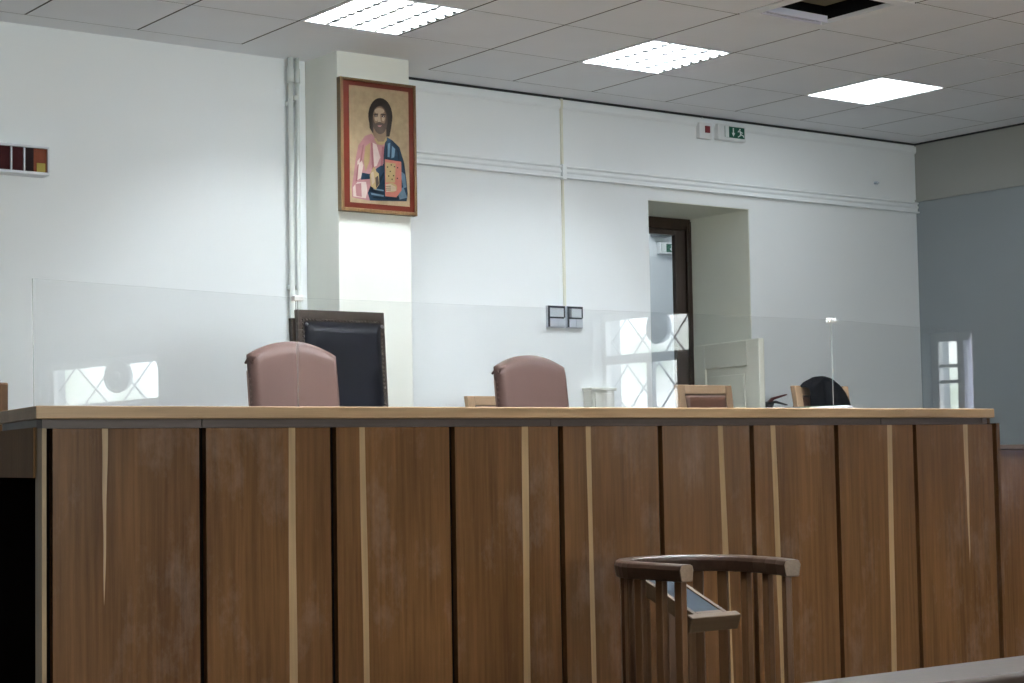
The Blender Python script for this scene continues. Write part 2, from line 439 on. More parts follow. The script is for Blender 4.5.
# plain margins round the light trays
b = MB()
for (i, j) in LIGHTS:
    x, y = light_xy(i, j); hx_, hy_ = TW/2-gx, TD/2-gy
    for a0, a1, c0, c1 in ((-hx_, -.282, -hy_, hy_), (.282, hx_, -hy_, hy_), (-.282, .282, -hy_, -.312), (-.282, .282, .312, hy_)):
        b.box(x+a0, x+a1, y+c0, y+c1, CZ, CZ+.02)
struct(b.build('trim_6', 'tile'))
# open ceiling vent
vx, vy = light_xy(*VENT)
t = thing('ceiling_vent', 'open ceiling vent with loose pale grille between the lights', 'vent', (vx, vy, CZ))
b = MB()
ox, oy, ix, iy = .2945, .322, .228, .250
for x0, x1, y0, y1 in ((-ox, ox, iy, oy), (-ox, ox, -oy, -iy), (-ox, -ix, -iy, iy), (ix, ox, -iy, iy)):
    b.box(vx+x0, vx+x1, vy+y0, vy+y1, CZ-.004, CZ+.02)
b.build('frame', 'tile', t, bevel=.003)
b = MB()
for x0, x1, y0, y1 in ((-ix-.01, ix+.01, iy, iy+.01), (-ix-.01, ix+.01, -iy-.01, -iy), (-ix-.01, -ix, -iy, iy), (ix, ix+.01, -iy, iy)):
    b.box(vx+x0, vx+x1, vy+y0, vy+y1, CZ+.02, CZ+.22)
b.box(vx-ix, vx+ix, vy-iy, vy+iy, CZ+.21, CZ+.22)
b.build('duct', 'duct_dark', t)
b = MB(); b.box(vx-.02, vx+.17, vy-.10, vy+.17, CZ+.07, CZ+.19); b.build('duct_box', 'duct_tan', t, bevel=.006)
b = MB()
b.box(vx-ix+.01, vx+ix-.02, vy+iy-.060, vy+iy-.052, CZ-.004, CZ+.03); b.box(vx-ix+.01, vx+ix-.02, vy+iy-.012, vy+iy-.004, CZ-.004, CZ+.02)
for k in range(16):
    x = vx-ix+.02+k*.025
    b.box(x, x+.007, vy+iy-.056, vy+iy-.008, CZ+.0, CZ+.022)
b.box(vx-ix+.01, vx+ix-.02, vy+iy-.056, vy+iy-.008, CZ+.020, CZ+.026)
b.build('grille', 'grille', t)

# ------------------------------------------------------------------ doorway: dark glazed door, passage behind, cream half gate
d = thing('door_1', None, None, (8.0, 9.3, DZ)); d['kind'] = 'structure'
b = MB()
b.box(8.430, DX1-.004, 9.32, NY, DZ, 2.80); b.box(DX0+.004, DX0+.08, 9.32, NY, DZ, 2.80); b.box(DX0+.004, DX1-.004, 9.32, NY, 2.80, DTOP-.004)
b.box(8.412, 8.424, 9.308, 9.32, DZ, 2.83); b.box(8.44, DX1-.005, 9.312, 9.32, DZ, 2.862)
b.build('door_frame', 'frame_dark', d, bevel=.004)
b = MB()
b.box(8.335, 8.430, 9.345, 9.385, DZ, 2.80); b.box(DX0+.08, DX0+.18, 9.345, 9.385, DZ, 2.80); b.box(DX0+.18, 8.335, 9.345, 9.385, 2.765, 2.80)
b.box(DX0+.18, 8.335, 9.345, 9.385, DZ, .80)
sash = b.build('door_leaf', 'frame_dark_inner', d, bevel=.004)
b = MB(); b.box(DX0+.18, 8.335, 9.362, 9.368, .80, 2.765); b.build('pane', 'glass', d)
b = MB(); b.tube([(8.37, 9.345, 1.55), (8.37, 9.30, 1.55), (8.29, 9.295, 1.55)], .009, 8); b.build('door_handle', 'steel', d)
# passage
b = MB()
b.box(6.4, 10.3, 10.9, 11.0, .3, 2.83, 1); b.box(6.4, 10.3, 10.9, 11.0, 2.83, 3.6, 0); b.box(6.3, 6.4, NY-.05, 11.0, .3, 3.6, 0); b.box(10.3, 10.4, NY-.05, 11.0, .3, 3.6, 0)
b.box(6.3, 10.4, NY-.05, 11.0, .3, DZ, 0); b.box(6.3, 10.4, NY-.05, 11.0, 3.5, 3.6, 0)
struct(b.build('wall_passage', ['passage', 'passage_low']))
t = thing('air_conditioner', 'grey box on the passage wall seen through the dark door glass', 'air conditioner', (9.52, 10.89, 2.95))
MB().box(9.45, 9.60, 10.80, 10.895, 2.985, 3.075).build('body', 'ac_grey', t, bevel=.01)
b = MB(); b.box(9.46, 9.59, 10.792, 10.80, 2.99, 3.005); b.build('outlet', 'dark_plastic', t)

def run_man(b, P, s, y, mi):
    """running figure; P lower-left corner (x,z), s size"""
    X = lambda u: P[0]+u*s
    Z = lambda v: P[1]+v*s
    def poly(pts): b.prism([(X(u), Z(v)) for u, v in pts], 'Y', y-.0012, y, mi)
    poly([(.40+.09*math.cos(a*math.pi/5), .88+.09*math.sin(a*math.pi/5)) for a in range(10)])
    poly([(.28, .78), (.50, .72), (.60, .40), (.44, .36)])
    poly([(.05, .62), (.14, .56), (.30, .72), (.28, .82)])
    poly([(.48, .70), (.78, .58), (.80, .48), (.50, .58)])
    poly([(.50, .42), (.60, .40), (.92, .28), (.98, .10), (.88, .08), (.82, .22), (.52, .30)])
    poly([(.44, .40), (.54, .36), (.40, .16), (.12, .02), (.06, .10), (.32, .24)])
def exit_sign(label, x0, x1, z0, z1, y, dep, gx0, gx1, group=None, bar=True):
    t = thing('exit_sign', label, 'exit sign', ((x0+x1)/2, y, z0), group=group)
    MB().box(x0, x1, y-dep, y, z0, z1).build('housing', 'white_plastic', t, bevel=.008, seg=3)
    f = y-dep
    gz0, gz1 = z0+.18*(z1-z0), z1-.14*(z1-z0)
    b = MB(); b.box(gx0, gx1, f-.004, f+.002, gz0, gz1)
    w = gx1-gx0; pl = b.build('sign_plate', 'green', t)
    b = MB(); fy = f-.004
    h = gz1-gz0
    b.box(gx0, gx0+.19*w, fy-.0012, fy, gz0, gz1); b.build('door_symbol', 'sign_white', t); b = MB()
    cx = gx0+.42*w
    b.prism([(cx-.025*w, gz1-.1*h), (cx+.025*w, gz1-.1*h), (cx+.025*w, gz0+.45*h), (cx+.085*w, gz0+.45*h), (cx, gz0+.12*h), (cx-.085*w, gz0+.45*h), (cx-.025*w, gz0+.45*h)], 'Y', fy-.0012, fy)
    b.build('arrow', 'sign_white', t); b = MB()
    run_man(b, (gx0+.62*w, gz0+.06*h), min(.36*w, .9*h), fy, 0)
    b.build('running_figure', 'sign_white', t)
    return t
exit_sign('white exit sign with green running man on the upper wall beside the red indicator', 8.158, 8.412, 3.322, 3.430, YB-.001, .045, 8.216, 8.392)
exit_sign('exit sign on the passage wall, seen through the dark door glass', 9.515, 9.78, 2.850, 2.945, 10.895, .05, 9.525, 9.77)
t = thing('passage_lamp', 'ceiling lamp of the passage behind the dark glazed door', 'ceiling light', (9.0, 10.1, 3.5))
MB().box(8.7, 9.3, 9.9, 10.3, 3.47, 3.5).build('housing', 'white_metal', t)
MB().box(8.72, 9.28, 9.92, 10.28, 3.462, 3.47).build('diffuser', emit('passage_diffuser', (.95, .98, 1), 9), t)

# cream half-height gate leaf, hinged at the right jamb, swung into the room
ga = R(12.3)
t = thing('gate', 'cream panelled half-height gate leaf standing open in the doorway niche', 'gate', (8.40, 9.23, DZ), math.pi*1.5-ga, world=False)
# local x runs from the hinge towards the room
L_, H_, T_ = .84, 1.437, .042
b = MB()
st = .15
b.box(0, st, -T_/2, T_/2, 0, H_); b.box(L_-st, L_, -T_/2, T_/2, 0, H_); b.box(st, L_-st, -T_/2, T_/2, H_-.17, H_); b.box(st, L_-st, -T_/2, T_/2, 0, .2)
b.build('leaf_frame', 'cream_door', t, bevel=.006)
b = MB()
b.box(st, L_-st, -T_/2+.014, T_/2-.014, .2, H_-.17); b.box(st+.05, L_-st-.05, -T_/2+.006, T_/2-.006, .25, H_-.22)
b.build('leaf_panel', 'cream_door', t, bevel=.004)
for z in (.25, 1.2): MB().tube([(-.006, 0, z-.05), (-.006, 0, z+.05)], .010, 8).build('hinge', 'steel', t)

# narrow shallow cream cabinet low against the wall left of the doorway
t = thing('cabinet', 'low cream cabinet against the back wall, left of the doorway niche', 'cabinet', (7.10, 8.70, DZ))
b = MB(); b.box(7.005, 7.19, 8.66, 8.738, DZ, 1.650); b.build('body', 'cream_cab', t, bevel=.004)
b = MB(); b.box(6.995, 7.20, 8.645, 8.74, 1.650, 1.668); b.build('top', 'cream_cab', t, bevel=.004)
for k, (x0, x1) in enumerate(((7.03, 7.165),)):
    b = MB(); b.box(x0, x1, 8.65, 8.66, DZ+.06, 1.635); dd = b.build('door', 'cream_cab', t, bevel=.003)
    hx = x1-.03 if k == 0 else x0+.03
    b = MB(); b.tube([(hx, 8.65, 1.2), (hx, 8.635, 1.2)], .009, 10); b.build('knob', 'steel', dd, off=t.location)

# ------------------------------------------------------------------ things on the walls
# pair of heating pipes in the corner beside the pier
def pipe(label, x, r):
    t = thing('heating_pipe', label, 'pipe', (x, YL-.05, 0), group='heating pipes beside the pier')
    MB().tube([(x, YL-.05, 0), (x, YL-.05, CZ)], r, 20).build('pipe_run', 'pipe', t)
    MB().tube([(x, YL-.05, CZ-.14), (x, YL-.05, CZ-.06)], r+.005, 20).build('sleeve', 'pipe', t)
    for z in (3.22, 2.2, 1.2):
        MB().box(x-.006, x+.006, YL-.05, YL, z-.012, z+.012).build('bracket', 'pipe', t)
pipe('white vertical heating pipe left of the pier, nearer the left wall', 4.907, .015)
pipe('white vertical heating pipe tight against the pier corner', 4.950, .012)
t = tag(MB().box(4.924, 4.949, YL-.06, YL-.04, CZ-.24, CZ-.21).build('pipe_clip', 'pipe', bevel=.003), 'small clip joining the two white heating pipes under the ceiling', 'clip')

# framed icon on the pier
t = thing('framed_icon', 'framed icon of a bearded robed figure holding a red book, on the pier', 'picture', (5.275, 8.36, 2.59))
X0, X1, Z0, Z1 = 5.030, 5.522, 2.592, 3.325; fy = 8.325
b = MB(); fw = .020
for x0, x1, z0, z1 in ((X0, X0+fw, Z0, Z1), (X1-fw*.75, X1, Z0, Z1), (X0+fw, X1-fw*.75, Z0, Z0+fw), (X0+fw, X1-fw*.75, Z1-fw*.7, Z1)):
    b.box(x0, x1, fy, 8.364, z0, z1)
b.build('frame', 'gilt', t, bevel=.003)
b = MB(); b.box(X0+.012, X1-.010, fy+.008, 8.362, Z0+.012, Z1-.010); b.build('border', 'icon_red', t)
# painted panel: flat shapes on a gold ground, each a hair in front of the last
PX0, PX1, PZ0, PZ1 = X0+.060, X1-.047, Z0+.050, Z1-.040
def pc(name, c, v=.12): return plain(name, c, .5, .15, var=v, vscale=26)
pal = [pc('icon_gold', (.29, .215, .13), .3), pc('icon_hair', (.016, .011, .009), .3), pc('icon_skin', (.15, .10, .062), .2), pc('icon_pink', (.28, .135, .14), .3),
       pc('icon_blue', (.008, .021, .038), .45), pc('icon_book', (.29, .098, .073), .2), pc('icon_ochre', (.25, .18, .085), .2), pc('icon_ice', (.075, .115, .15), .4),
       pc('icon_pale', (.43, .34, .30), .2), pc('icon_shadow', (.05, .033, .023), .3), pc('icon_lightskin', (.30, .23, .16), .15), pc('icon_deep_pink', (.20, .075, .085), .2), pc('icon_navy', (.003, .009, .018), .3)]
b = MB(); layer = [0]
def uv(x, y):
    u = (x-76)/290.0; top = 57+28*u; bot = 615+17*u
    return PX0+(PX1-PX0)*u, PZ1-(PZ1-PZ0)*(y-top)/(bot-top)
def shape(pts, mi):
    layer[0] += 1; y = fy+.007-.0004*layer[0]
    b.face([(uv(*p)[0], y, uv(*p)[1]) for p in pts], mi)
def ell(cx, cy, rx, ry, mi, n=20): shape([(cx+rx*math.cos(2*math.pi*k/n), cy+ry*math.sin(2*math.pi*k/n)) for k in range(n)], mi)
b.box(PX0, PX1, fy+.0075, fy+.02, PZ0, PZ1, 0)
shape([(182, 288), (150, 300), (118, 345), (104, 410), (92, 500), (84, 545), (86, 592), (160, 606), (215, 606), (250, 500), (252, 320), (220, 335)], 3)
shape([(252, 300), (284, 318), (318, 350), (336, 410), (350, 500), (356, 570), (350, 606), (170, 606), (160, 570), (176, 530), (205, 500), (128, 508), (130, 474), (170, 480), (205, 452), (238, 430), (240, 370)], 4)
shape([(112, 420), (128, 400), (140, 440), (128, 500), (108, 512)], 8)
shape([(150, 350), (176, 330), (170, 420), (150, 470), (142, 420)], 6)
shape([(88, 545), (110, 520), (152, 518), (158, 560), (150, 596), (90, 588)], 8)
shape([(185, 330), (205, 340), (222, 400), (205, 440), (180, 450)], 8)
shape([(100, 530), (128, 524), (130, 590), (104, 586)], 3)
ell(225, 205, 59, 88, 1, 28)
shape([(166, 190), (172, 262), (190, 292), (214, 292), (206, 160)], 1)
shape([(284, 200), (278, 250), (268, 300), (250, 302), (244, 250), (256, 160)], 1)
shape([(190, 250), (252, 250), (252, 318), (232, 336), (205, 330), (188, 292)], 2)
ell(222, 222, 37, 68, 9, 28)
ell(220, 206, 31, 48, 2, 24); ell(219, 180, 24, 14, 10); shape([(211, 190), (222, 190), (225, 232), (211, 232)], 10)
ell(203, 215, 8, 14, 10); ell(237, 215, 7, 14, 10)
shape([(190, 194), (212, 192), (212, 198), (190, 199)], 1); shape([(226, 192), (248, 195), (248, 200), (226, 198)], 1)
ell(201, 204, 8, 5, 1); ell(236, 205, 8, 5, 1); ell(201, 204, 2.5, 2, 8); ell(237, 205, 2.5, 2, 8)
shape([(196, 240), (216, 232), (240, 240), (243, 262), (228, 286), (208, 284), (194, 262)], 9)
shape([(207, 249), (228, 249), (222, 256), (212, 256)], 3)
shape([(196, 308), (208, 326), (236, 326), (250, 300), (252, 318), (234, 342), (204, 340), (190, 318)], 6)
for p in ([(256, 335), (268, 330), (264, 400), (254, 398)], [(276, 345), (292, 360), (286, 400), (272, 404)], [(312, 460), (338, 480), (345, 540), (330, 545)], [(296, 548), (330, 542), (348, 590), (310, 600)],
          [(170, 570), (232, 580), (232, 588), (172, 580)], [(180, 548), (232, 556), (232, 562), (182, 556)]): shape(p, 7)
for p in ([(132, 345), (140, 340), (126, 420), (116, 430)], [(226, 350), (238, 350), (228, 440), (218, 440)], [(172, 335), (180, 332), (186, 450), (176, 462)], [(106, 440), (112, 436), (104, 515), (96, 520)]): shape(p, 11)
for p in ([(246, 345), (252, 340), (248, 410), (242, 412)], [(300, 360), (308, 372), (312, 412), (302, 412)], [(326, 400), (334, 430), (342, 500), (332, 470)], [(176, 588), (250, 594), (250, 600), (178, 596)], [(205, 510), (232, 470), (234, 482), (210, 530)]): shape(p, 12)
shape([(237, 410), (318, 420), (318, 555), (292, 590), (237, 586)], 5)
shape([(240, 425), (290, 430), (286, 520), (240, 520)], 6)
for c in ((250, 447), (268, 437), (284, 445), (262, 468), (278, 488), (254, 490), (270, 505), (298, 450), (296, 500)): ell(*c, 3.4, 3.4, 1, 8)
ell(266, 545, 28, 22, 6); shape([(238, 530), (262, 528), (286, 540), (290, 560), (240, 566)], 10); 
for k in range(3): shape([(238, 538+9*k), (262, 537+9*k), (262, 540+9*k), (238, 541+9*k)], 9)
shape([(160, 488), (176, 452), (186, 450), (192, 470), (204, 480), (206, 530), (188, 556), (164, 540)], 6)
shape([(165, 478), (178, 470), (184, 520), (170, 536)], 10); shape([(186, 500), (200, 490), (204, 528), (190, 550)], 9)
b.build('painting', pal, t)

# white framed dark-red display box high on the left wall
t = thing('display_board', 'white wall box with dark red panels high on the left wall', 'display board', (3.15, 8.66, 2.69))
b = MB(); bx0, bx1, bz0, bz1, bf = 2.75, 3.497, 2.697, 2.842, 8.60
b.box(bx0, bx1, bf, YL, bz1-.012, bz1); b.box(bx0, bx1, bf, YL, bz0, bz0+.014); b.box(bx0, bx0+.012, bf, YL, bz0+.014, bz1-.012); b.box(bx1-.010, bx1, bf, YL, bz0+.014, bz1-.012)
b.box(bx0, bx1, 8.66, YL+.01, bz0+.005, bz1-.005)
for x in (2.88, 3.02, 3.15, 3.300, 3.367): b.box(x-.0035, x+.0035, bf, 8.66, bz0+.014, bz1-.012)
b.build('case', 'case', t, bevel=.002)
for x0, x1, m in ((2.762, 2.8765, 'red_dark'), (2.8835, 3.0165, 'red_dark'), (3.0235, 3.1465, 'red_dark'), (3.1535, 3.2965, 'red_dark'), (3.3035, 3.3635, 'red_dark'), (3.3705, 3.418, 'red_black'), (3.418, 3.487, 'orange')):
    MB().box(x0, x1, bf+.012, 8.66, bz0+.014, bz1-.012).build('display_panel', m, t)
MB().box(3.434, 3.478, bf+.009, bf+.012, bz0+.016, bz0+.060).build('sticker', 'yellow', t)
for x in (3.23, 3.305): MB().box(x-.012, x+.006, 8.63, 8.66, bz1, bz1+.008).build('bracket', 'case', t)

# vertical cable trunking and the two wall units under it
t = thing('cable_trunking', 'thin cream cable trunking running down the wall to the twin units', 'cable trunking', (6.878, YB, 2.17))
MB().box(6.862, 6.878, YB-.014, YB-.0, 2.172, 3.40).build('trunking', 'conduit', t, bevel=.002)
MB().box(6.854, 6.886, YB-.034, YB, 2.955, 3.050).build('joint_cover', 'trim', t, bevel=.002)
b = MB(); b.box(6.862, 6.878, YB-.018, YB, 3.40, CZ-.012); b.build('cable', 'conduit', t)
def wall_unit(label, x0, x1, z0, z1, shade):
    t = thing('control_unit', label, 'control unit', ((x0+x1)/2, YB, z0), group='wall control units above the pink chair')
    yf = YB-.022
    MB().box(x0, x1, yf, YB, z0, z1).build('body', 'grey_plastic', t, bevel=.003)
    zm = z0+.46*(z1-z0)
    b = MB()
    b.box(x0+.001, x1-.001, yf-.004, yf, z1-.014, z1-.001); b.box(x0+.001, x0+.014, yf-.004, yf, z0+.004, z1-.014); b.box(x1-.010, x1-.001, yf-.004, yf, zm, z1-.014); b.box(x0+.014, x1-.010, yf-.004, yf, zm-.006, zm+.004)
    b.build('bezel', 'dark_plastic', t)
    MB().box(x0+.014, x1-.010, yf-.002, yf, zm+.004, z1-.014).build('screen', 'lcd', t)
    if shade: MB().box(x0+.014, x0+.034, yf-.003, yf-.002, zm+.004, z1-.014).build('dark_strip', 'steel', t)
    xm = x0+.014+.53*(x1-x0-.018)
    MB().box(x0+.015, xm-.002, yf-.003, yf, z0+.006, zm-.007).build('cover', 'grey_plastic', t)
    MB().box(xm+.002, x1-.003, yf-.003, yf, z0+.006, zm-.007).build('cover', 'grey_plastic', t)
wall_unit('left one of the twin grey wall units with small pale screens', 6.726, 6.858, 2.036, 2.170, False)
wall_unit('right one of the twin grey wall units, its screen darker at one edge', 6.876, 6.998, 2.036, 2.170, True)

# red indicator beside the exit sign
t = thing('alarm_indicator', 'small white square box with dark red light left of the exit sign', 'alarm indicator', (8.055, YB, 3.33))
MB().box(8.000, 8.112, YB-.035, YB, 3.318, 3.424).build('housing', 'white_plastic', t, bevel=.004)
MB().box(8.048, 8.088, YB-.045, YB-.035, 3.356, 3.402).build('lens', 'red_led', t, bevel=.003)
MB().tube([(8.05, YB-.012, CZ-.01), (8.04, YB-.012, 3.45), (8.05, YB-.012, 3.424)], .003, 6).build('cable', 'grey_plastic', t)
tag(MB().tube([(9.707, YB, 3.154), (9.707, YB-.025, 3.154), (9.712, YB-.03, 3.145)], .010, 8).build('wall_hook', 'grey_plastic'), 'small dark fixing on the back wall near the right corner', 'hook')

# fire extinguisher hung on the wall right of the niche
t = thing('fire_extinguisher', 'fire extinguisher with red lever against the wall right of the cream gate', 'fire extinguisher', (8.46, 8.58, DZ+.35))
zc = 1.555; ex, ey = 8.462, 8.60
MB().tube([(ex, ey, .93), (ex, ey, .96), (ex, ey, 1.36), (ex, ey, 1.43), (ex, ey, 1.48), (ex, ey, 1.53)], [.055, .075, .075, .062, .03, .022], 24).build('cylinder', 'red', t)
b = MB(); b.tube([(ex, ey, 1.52), (ex, ey, 1.565)], .026, 14); b.tube([(ex-.05, ey, 1.565), (ex+.03, ey, 1.572)], .018, 10); b.build('valve', 'black_metal', t)
b = MB(); b.prism([(ex-.02, 1.575), (ex+.03, 1.612), (ex+.16, 1.636), (ex+.163, 1.629), (ex+.04, 1.597), (ex+.0, 1.568)], 'Y', ey-.011, ey+.011); b.build('lever', 'red', t, bevel=.002)
b = MB(); b.prism([(ex, 1.583), (ex+.06, 1.591), (ex+.165, 1.567), (ex+.163, 1.560), (ex+.06, 1.576), (ex, 1.566)], 'Y', ey-.010, ey+.010); b.build('carry_handle', 'black_metal', t, bevel=.002)
b = MB(); b.box(ex-.02, ex+.02, ey+.07, YB, 1.30, 1.40); b.build('bracket', 'black_metal', t)
MB().tube([(ex-.045, ey, 1.562), (ex-.09, ey-.01, 1.50), (ex-.095, ey-.02, 1.30), (ex-.085, ey-.02, 1.05)], .011, 10).build('hose', 'black_metal', t)

# ------------------------------------------------------------------ judges' bench
t = thing('judges_bench', 'long brown veneered judges bench with pale countertop and tall front panels', 'bench', (3.85, 4.95, 0))
s10, c10 = math.sin(R(10.4)), math.cos(R(10.4))
CT0, CT1 = 1.3735, 1.409
fl = (1.856, 4.66); dep = .64
bl = (fl[0]+dep*s10/c10, fl[1]+dep)
fr = (5.832, 4.66); br = (6.47, 4.66+dep)
b = MB(); b.prism([fl, fr, br, bl], 'Z', CT0, CT1)
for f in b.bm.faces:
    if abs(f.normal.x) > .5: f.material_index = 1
b.build('countertop', ['oak', 'oak_side'], t, bevel=.003)
# recessed rail under the countertop, in four lengths
b = MB()
for x0, x1 in ((1.885, 2.36), (2.363, 3.62), (3.622, 5.20), (5.203, 5.815)): b.box(x0, x1, 4.69, 4.73, 1.3485, CT0)
b.box(5.79, 5.815, 4.688, 4.72, 1.352, CT0)
b.build('rail', 'rail', t)
# panels with pale sapwood streaks
PS = .43238; PXo = 1.93072
streaks = [((2.057, 2.075), (2.062, 2.064), .86), ((2.643, 2.665), (2.639, 2.666), .60), ((2.887, 2.908), (2.894, 2.915), .58), ((3.502, 3.528), (3.494, 3.52), .526),
           ((3.768, 3.788), (3.773, 3.792), .50), ((4.363, 4.387), (4.379, 4.410), .45), ((4.619, 4.644), (4.639, 4.664), .43), ((5.235, 5.262), (5.221, 5.249), .46), ((5.674, 5.704), (5.690, 5.693), .80)]
PT = 1.3475; yf = 4.690
for k in range(9):
    x0 = PXo+PS*k+.011 if k else 1.915
    x1 = PXo+PS*(k+1)-.011 if k < 8 else 5.852
    (a, c), (e, g), zb = streaks[k]
    tx = (1.345-PT)/(1.345-zb)
    # extend to the foot when the streak runs the whole height, else end in a point
    point = abs(g-e) < .004
    zfoot = zb if point else .06
    kz = (1.345-zfoot)/(1.345-zb)
    e2, g2 = a+(e-a)*kz, c+(g-c)*kz
    b = MB()
    y1 = 4.712
    F = lambda x, z: (x, yf, z)
    N = 10
    L = [(a+(e2-a)*i/N+ .0009*math.sin(i*1.3+k), PT+(zfoot-PT)*i/N) for i in range(N+1)]
    Rr = [(c+(g2-c)*i/N+ .0009*math.sin(i*1.1+2*k), PT+(zfoot-PT)*i/N) for i in range(N+1)]
    if point:
        L[-1] = Rr[-1] = (e2, zfoot)
        b.face([F(x0, PT)]+[F(*p) for p in L]+[F(e2, .06), F(x0, .06)], 0)
        b.face([F(x1, PT), F(x1, .06), F(e2, .06)]+[F(*p) for p in Rr[::-1]], 0)
        b.face([F(*p) for p in L]+[F(*p) for p in Rr[-2::-1]], 1)
    else:
        b.face([F(x0, PT)]+[F(*p) for p in L]+[F(x0, .06)], 0)
        b.face([F(x1, PT), F(x1, .06)]+[F(*p) for p in Rr[::-1]], 0)
        b.face([F(*p) for p in L]+[F(*p) for p in Rr[::-1]], 1)
    # edges and back of the board
    for q in ([(x0, yf, PT), (x0, y1, PT), (x0, y1, .06), (x0, yf, .06)], [(x1, yf, PT), (x1, y1, PT), (x1, y1, .06), (x1, yf, .06)],
              [(x0, yf, PT), (x1, yf, PT), (x1, y1, PT), (x0, y1, PT)], [(x0, yf, .06), (x1, yf, .06), (x1, y1, .06), (x0, y1, .06)], [(x0, y1, PT), (x1, y1, PT), (x1, y1, .06), (x0, y1, .06)]):
        b.face(q, 0)
    bmesh.ops.remove_doubles(b.bm, verts=b.bm.verts, dist=1e-5)
    b.build('panel', ['panel', 'streak'], t)
b = MB(); b.box(1.90, 5.87, 4.713, 4.735, 0, 1.349); b.box(1.93, 5.86, 4.70, 4.713, 0, .059); b.build('carcass', 'dark', t)
b = MB(); b.box(5.876, 5.896, 4.688, 4.735, 0, 1.352); b.prism([(5.876, 4.735), (5.896, 4.735), (6.42, 5.26), (6.40, 5.26)], 'Z', 0, CT0); b.build('end_strip', 'panel', t)
# left return: pale corner post, short apron board, near-black board for the shaded void
b = MB(); b.box(1.884, 1.897, 4.690, 4.735, 0, 1.349); b.build('corner_post', 'streak', t)
b = MB(); b.prism([(1.878, 4.735), (1.892, 4.735), (1.892+.55*s10, 4.735+.55*c10), (1.878+.55*s10, 4.735+.55*c10)], 'Z', 1.215, 1.352); b.build('apron', 'apron', t)
b = MB(); b.prism([(1.90, 4.74), (1.912, 4.74), (1.912+.66*s10, 4.74+.66*c10), (1.90+.66*s10, 4.74+.66*c10)], 'Z', 0, 1.215); b.build('void_shade_board', 'dark', t)
b = MB(); b.prism([(1.885, 4.73), (1.92, 4.73), (1.92+.5*s10, 4.73+.5*c10), (1.885+.5*s10, 4.73+.5*c10)], 'Z', 1.352, CT0); b.build('rail', 'rail', t)

# acrylic screen on the countertop: three sheets and two clips
def sheet(label, ax, ay, bx, by, zt0, zt1, lean=0):
    d = Vector((bx-ax, by-ay, 0)); L = d.length; d.normalize(); n = Vector((-d.y, d.x, 0))*.0016
    A, B = Vector((ax, ay, 0)), Vector((bx, by, 0))
    b = MB(); z0 = CT1
    nu_ = Vector((-d.y, d.x, 0))
    def q(p, s, z): v = p+n*s+nu_*math.tan(lean)*(z-z0); return (v.x, v.y, z)
    b.face([q(A, -1, z0), q(B, -1, z0), q(B, -1, zt1), q(A, -1, zt0)], 0); b.face([q(A, 1, z0), q(B, 1, z0), q(B, 1, zt1), q(A, 1, zt0)], 0)
    b.face([q(A, -1, zt0), q(B, -1, zt1), q(B, 1, zt1), q(A, 1, zt0)], 1)
    b.face([q(A, -1, z0), q(A, 1, z0), q(A, 1, zt0), q(A, -1, zt0)], 1); b.face([q(B, -1, z0), q(B, 1, z0), q(B, 1, zt1), q(B, -1, zt1)], 1)
    b.face([q(A, -1, z0), q(B, -1, z0), q(B, 1, z0), q(A, 1, z0)], 1)
    bmesh.ops.remove_doubles(b.bm, verts=b.bm.verts, dist=1e-6)
    return tag(b.build('acrylic_sheet', ['acrylic', 'acrylic_edge']), label, 'clear screen', 'acrylic screen on the bench top')
YP = 4.95
J1, J2 = (2.826, YP), (5.221, YP)
a8 = R(13.2)
LA = .975
A0 = (J1[0]-LA*math.cos(a8), J1[1]-LA*math.sin(a8))
SC = [A0, J1, J2]
sheet('clear acrylic sheet at the left end of the bench top, left of the first clip', A0[0], A0[1], J1[0]-.0006, J1[1], 1.759, 1.760, R(1.2))
sheet('longest clear acrylic sheet on the bench top, between the two white clips', J1[0]+.0006, J1[1], J2[0]-.0006, J2[1], 1.760, 1.766)
a3 = R(3.0); LC = .90
sheet('clear acrylic sheet at the right end of the bench top', J2[0]+.0006, J2[1], J2[0]+LC*math.cos(a3), J2[1]+LC*math.sin(a3), 1.766, 1.745)
def clip(label, x, z):
    b = MB(); b.box(x-.017, x+.017, YP-.012, YP-.0028, z-.012, z+.003); b.box(x-.017, x+.017, YP+.0028, YP+.012, z-.012, z+.003); b.box(x-.017, x+.017, YP-.0115, YP+.0115, z+.0002, z+.004)
    tag(b.build('screen_clip', 'white_plastic', bevel=.002), label, 'clip', 'white clips on the acrylic screen')
clip('white clip joining two acrylic sheets in front of the black chair', J1[0], 1.762)
clip('white clip joining two acrylic sheets above the black robe', J2[0], 1.768)

# papers on the bench top
t = thing('folder', 'thin green folder lying on the bench top in front of the black robe', 'folder', (5.33, 5.13, CT1))
MB().box(5.16, 5.37, 5.02, 5.26, CT1, CT1+.016).build('pages', 'paper', t)
b = MB(); b.prism([(5.155, CT1+.016), (5.26, CT1+.019), (5.375, CT1+.023), (5.375, CT1+.026), (5.26, CT1+.022), (5.155, CT1+.019)], 'Y', 5.015, 5.265); b.build('cover', 'folder', t)
t = thing('paper_stack', 'curling stack of white papers on the bench top right of the green folder', 'papers', (5.42, 5.13, CT1))
for k in range(4):
    z = CT1+.001+.005*k
    pr_ = [(5.38+.003*k, z), (5.41, z+.003+.001*k), (5.435, z+.003), (5.46-.004*k, z), (5.46-.004*k, z+.003), (5.435, z+.006), (5.41, z+.0065+.001*k), (5.38+.003*k, z+.003)]
    MB().prism(pr_, 'Y', 5.03+.006*k, 5.26).build('sheet', 'paper', t)
tag(MB().box(5.07, 5.15, 5.06, 5.24, CT1, CT1+.018).build('notebook', 'dark_plastic', bevel=.003), 'thin dark notebook lying on the bench top left of the green folder', 'notebook')

